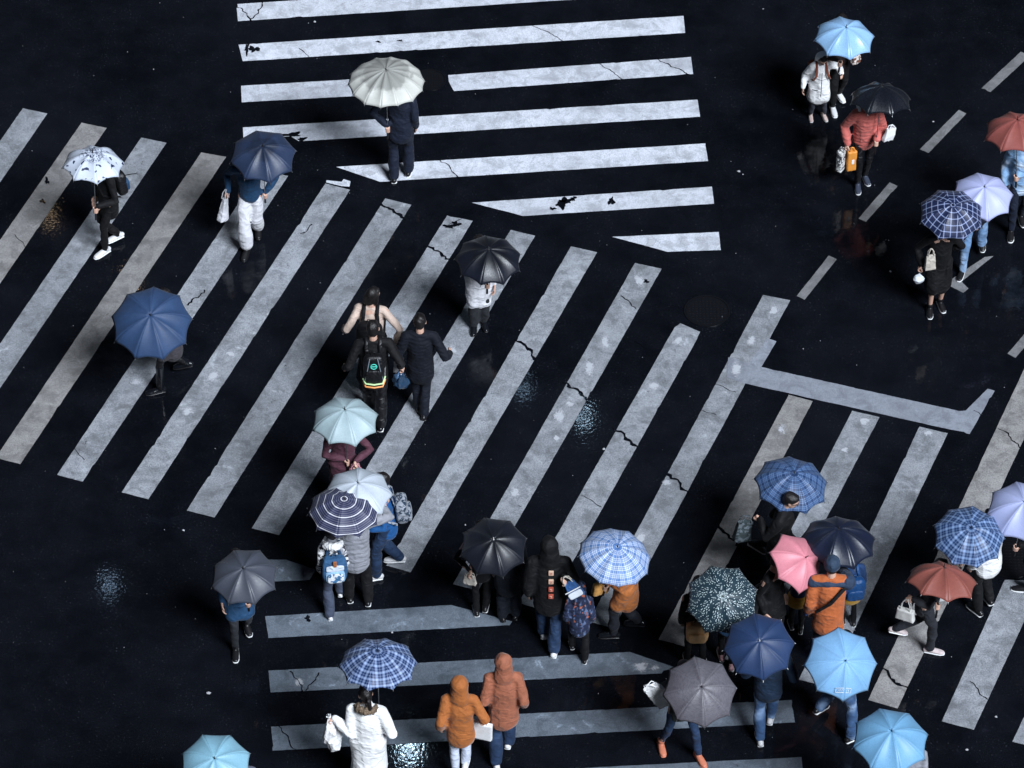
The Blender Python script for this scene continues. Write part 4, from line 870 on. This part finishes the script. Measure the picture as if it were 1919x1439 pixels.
MB().tube([p.sh[1]+Vector((-0.03, -0.12, 0.02)), p.pel+Vector((0.0, -0.185, 0.30)), p.pel+Vector((-0.16, -0.15, 0.12))], [(0.02, 0.008)]*3, 8).build('shoulder_strap', BLACK, p.root)
umbrella(u, 'black umbrella with a wet shine held by the orange jacket', canopy_mat('plain', (0.009, 0.014, 0.034), rough=0.30, spec=0.5, trans=0.03))
p = person('child in a navy and yellow school jacket beside the orange jacket', [(1578, 1166), (1599, 1170)], 100, 1.16, J(cloth((0.012, 0.04, 0.12)), hem=0.43, thick=0.04), T(BLACK), BLACKP, WHITEP)
MB().tube([p.pel+Vector((0, 0, -0.07)), p.pel+Vector((0, 0, -0.12))], [(0.150, 0.13), (0.152, 0.132)], 18, (1, 0, 0)).build('yellow_hem', cloth((0.62, 0.34, 0.05)), p.root)
backpack(p, 'dark blue school backpack on the child beside the orange jacket', cloth((0.01, 0.06, 0.19), rough=0.45), None, 0.135, 0.155, 0.07)

# right edge, lower
u = upose(1815, 1007, 133, 0.04, -0.25, 1.66, 9, 0.0)
p = person('person in a white jacket and black trousers under the soft blue plaid umbrella', [(1832, 1150), (1852, 1134, 0.05)], 120, 1.62, J(WHITE, hem=0.44, thick=0.045), T(BLACK, loose=1.1), BLACKP, WHITEP, umb=u, hold='R')
umbrella(u, 'soft blue plaid umbrella above the red-brown one at the right', canopy_mat('gingham', (0.014, 0.042, 0.13), (0.26, 0.39, 0.66), trans=0.15))
u = upose(1916, 960, 133, 0.0, -0.2, 1.70, 8, 0.1)
p = person('person in black cut by the right edge under the lavender ribbed umbrella', [(1925, 1108), (1950, 1112)], 180, 1.64, J(BLACK, hem=0.44), T(BLACK), BLACKP, WHITEP, umb=u, hold='L')
umbrella(u, 'lavender umbrella with fine ribbed cloth cut by the right edge', canopy_mat('ribbed', (0.42, 0.47, 0.76), (0.65, 0.7, 0.9), trans=0.3, var=0.08))
u = upose(1764, 1094, 132, 0.10, 0.30, 1.40, 8, 0.1)
p = person('person in dark grey running right with a white tote under the red-brown umbrella', [(1676, 1200, 0.14), (1742, 1222)], -4, 1.50, J(cloth((0.035, 0.037, 0.045)), hem=0.46), T(cloth((0.022, 0.024, 0.032)), loose=1.1), cloth((0.62, 0.52, 0.52)), WHITEP, umb=u, hold='L', lean=0.26, rh=('g', 0.22, -0.12, 1.12), off=(0, 0.10))
umbrella(u, 'red-brown umbrella seen from the side at the lower right', canopy_mat('plain', (0.30, 0.090, 0.070), trans=0.25, var=0.15))
tote(p.grip[1]+Vector((-0.02, -0.02, 0.04)), 'white leather tote with a tall curved handle', plain('white_hide', (0.80, 0.79, 0.76), 0.45), 0.115, 0.085, 0.04, -0.45, (0, 0), 0.17, soft=0.003, name='handbag', cat='handbag')
tote(at(1766, 1108, 1.0), 'small white bag tucked under the red-brown umbrella', PAPER, 0.065, 0.05, 0.035, 0.2, (0, 0), 0.04, name='handbag', cat='handbag', soft=0.004)

# right edge, upper
u = upose(1782, 404, 121, 0.04, -0.20, 1.50, 8, 0.35)
p = person('person in black coat and skirt, bare legs, under the navy plaid umbrella', [(1742, 582), (1761, 571)], -84, 1.52, J(BLACK, hem=0.40, thick=0.03), dict(kind='skirt', mat=BLACK, hem=0.27, flare=1.2), BLACKP, WHITEP, umb=u, hold='L', rh=('g', 0.28, 0.10, 0.86), hair='long', yaw=15, pitch=-10)
umbrella(u, 'navy plaid umbrella overlapping the lavender one', canopy_mat('plaid', (0.010, 0.018, 0.065), (0.34, 0.41, 0.66), trans=0.1))
sack(p.grip[1], 'white plastic bag carried by the person in black coat and skirt', PLAST, 0.085, 0.09, 0.06, 0.2)
tote(p.loc+p.rot @ Vector((0.15, 0.16, 1.16)), 'cream canvas tote slung in front of the black coat and skirt', CREAM, 0.075, 0.12, 0.035, 0.3, (0, 0), 0.10)
u = upose(1841, 370, 114, 0.04, -0.16, 1.46, 8, 0.12)
p = person('person in light blue jeans under the plain lavender umbrella', [(1803, 513), (1840, 468, 0.12)], -102, 1.50, J(NAVY, hem=0.46), T(JEANL, loose=1.1), BLACKP, WHITEP, umb=u, hold='L')
umbrella(u, 'plain lavender umbrella behind the navy plaid one', canopy_mat('plain', (0.50, 0.54, 0.84), trans=0.3, var=0.06))
u = upose(1906, 251, 122, -0.06, 0.06, 1.66, 8, 0.2)
p = person('person in a pale blue marbled jacket under the brick red umbrella at the right edge', [(1894, 438), (1912, 412, 0.03)], -88, 1.66, J(cloth((0.26, 0.45, 0.72), kind='denim', c2=(0.66, 0.76, 0.90)), hem=0.42, thick=0.04), T(NAVY), BLACKP, WHITEP, umb=u, hold='L')
umbrella(u, 'brick red umbrella cut by the right edge near the top', canopy_mat('plain', (0.34, 0.095, 0.080), trans=0.25, var=0.15))
u = upose(1582, 73, 112, 0.06, -0.10, 1.52, 8, 0.15)
p = person('person in dark clothes and white shoes under the pale blue umbrella at the top', [(1560, 206), (1570, 182, 0.03)], -72, 1.55, J(cloth((0.03, 0.02, 0.02)), hem=0.44), T(BLACK), SHOEW, WHITEP, umb=u, hold='R', lh=('g', -0.12, 0.25, 1.12))
umbrella(u, 'pale blue umbrella at the top right with glossy panels', canopy_mat('plain', (0.34, 0.58, 0.88), trans=0.35, rough=0.25, var=0.14))
tote(p.grip[0]+Vector((0.04, 0, 0.05)), 'small white and brown bag hanging below the pale blue umbrella', cloth((0.70, 0.66, 0.62), kind='spots', c2=(0.14, 0.05, 0.03), var=0.1), 0.07, 0.09, 0.04, 0.5, (0, 0), 0.03, name='handbag', cat='handbag')
p = person('small child in a white hooded coat facing the viewer at the top right', [(1519, 219), (1543, 218)], -80, 1.12, J(WHITE, hem=0.32, thick=0.055, fold=0.004, flare=1.22), T(cloth((0.05, 0.055, 0.075))), cloth((0.78, 0.60, 0.55)), WHITEP, hood='halo', yaw=6, pitch=-30, lh=(-0.40, 0.16, 1.20), rh=(0.34, 0.05, 0.86), build=1.12)
fz = p.pel
MB().tube([fz+Vector((0.01, 0.155, -0.12)), fz+Vector((0.01, 0.162, 0.02)), fz+Vector((0.01, 0.158, 0.16)), fz+Vector((0.005, 0.135, 0.26))], [0.005]*4, 6).build('zip', BLACKP, p.root)
MB().tube([fz+Vector((0.06, 0.155, -0.01)), fz+Vector((0.12, 0.125, -0.01))], [0.006]*2, 6).build('pocket_edge', BLACKP, p.root)
backpack(p, 'red-brown school backpack on the child in the white hooded coat', cloth((0.24, 0.06, 0.03)), None, 0.13, 0.13, 0.06)
u = upose(1650, 191, 116, 0.05, 0.22, 1.44, 8, 0.3, 0.56)
p = person('person in a coral red puffer carrying several shopping bags', [(1607, 350), (1620, 334)], -82, 1.52, J(RED, puff=0.055, thick=0.045, hem=0.47), T(BLACKG), plain('dark_boot', (0.05, 0.06, 0.09), 0.25), WHITEP, umb=u, hold='L', rh=('g', 0.27, 0.10, 0.80), collar=WHITE)
umbrella(u, 'black umbrella with a shining right side above the coral red puffer', canopy_mat('plain', (0.006, 0.008, 0.014), rough=0.25, spec=0.7, trans=0.03), ribm=METAL)
tote(p.grip[1]+Vector((-0.07, -0.02, 0.02)), 'white patterned shopping bag left of the orange one', cloth((0.72, 0.72, 0.70), kind='spots', c2=(0.06, 0.06, 0.07), var=0.06, rough=0.5), 0.06, 0.17, 0.045, 1.0, (0, 0), 0.05, soft=0.002, name='shopping_bag', cat='shopping bag', taper=1.0)
tote(p.grip[1]+Vector((0.07, 0.0, 0.0)), 'orange paper shopping bag with a white label', ORP, 0.065, 0.16, 0.04, 0.25, (0, 0), 0.06, soft=0.001, name='shopping_bag', cat='shopping bag', taper=1.0,
     extra=lambda o, c: MB().box(c+Vector((0.005, -0.040, 0.0)), (0.018, 0.004, 0.038), None, 8).build('label', PAPER, o))
tote(p.loc+p.rot @ Vector((-0.30, 0.20, 1.12)), 'white bag with crossed handles hanging under the black umbrella', PAPER, 0.085, 0.10, 0.04, 0.6, (0, 0.25), 0.05, soft=0.008, name='shopping_bag', cat='shopping bag')

# ------------------------------------------------------------------ litter on the road
lm = MB(); g = random.Random(3)
LT = [(344, 995, 3), (1385, 322, 4), (1392, 328, 2), (1749, 229, 3), (1668, 510, 3), (1867, 1345, 3), (1812, 1406, 3), (590, 42, 3), (288, 131, 2), (1132, 843, 3), (872, 985, 2), (391, 1300, 4), (735, 1186, 3), (668, 920, 2), (1430, 18, 2), (1505, 655, 2)]
for i in range(150): LT.append((g.uniform(0, 1919), g.uniform(0, 1439), g.uniform(0.5, 1.1)))
for (x, y, r) in LT:
    p = at(x, y); q = r/160
    lm.add([p+Vector((q*g.uniform(0.5, 1.3)*math.cos(a+0.3), q*g.uniform(0.5, 1.3)*math.sin(a+0.3), 0.012+(0.004 if j % 2 else 0))) for j, a in enumerate([0, 1.3, 2.5, 3.8, 5.0])], [(0, 1, 2, 3, 4)])
tag(lm.build('litter', plain('paper_scrap', (0.45, 0.45, 0.48), 0.5), smooth=False), 'tiny pale scraps scattered over the wet road', 'litter', kind='stuff')
for q in WARN: print('WARN', q)
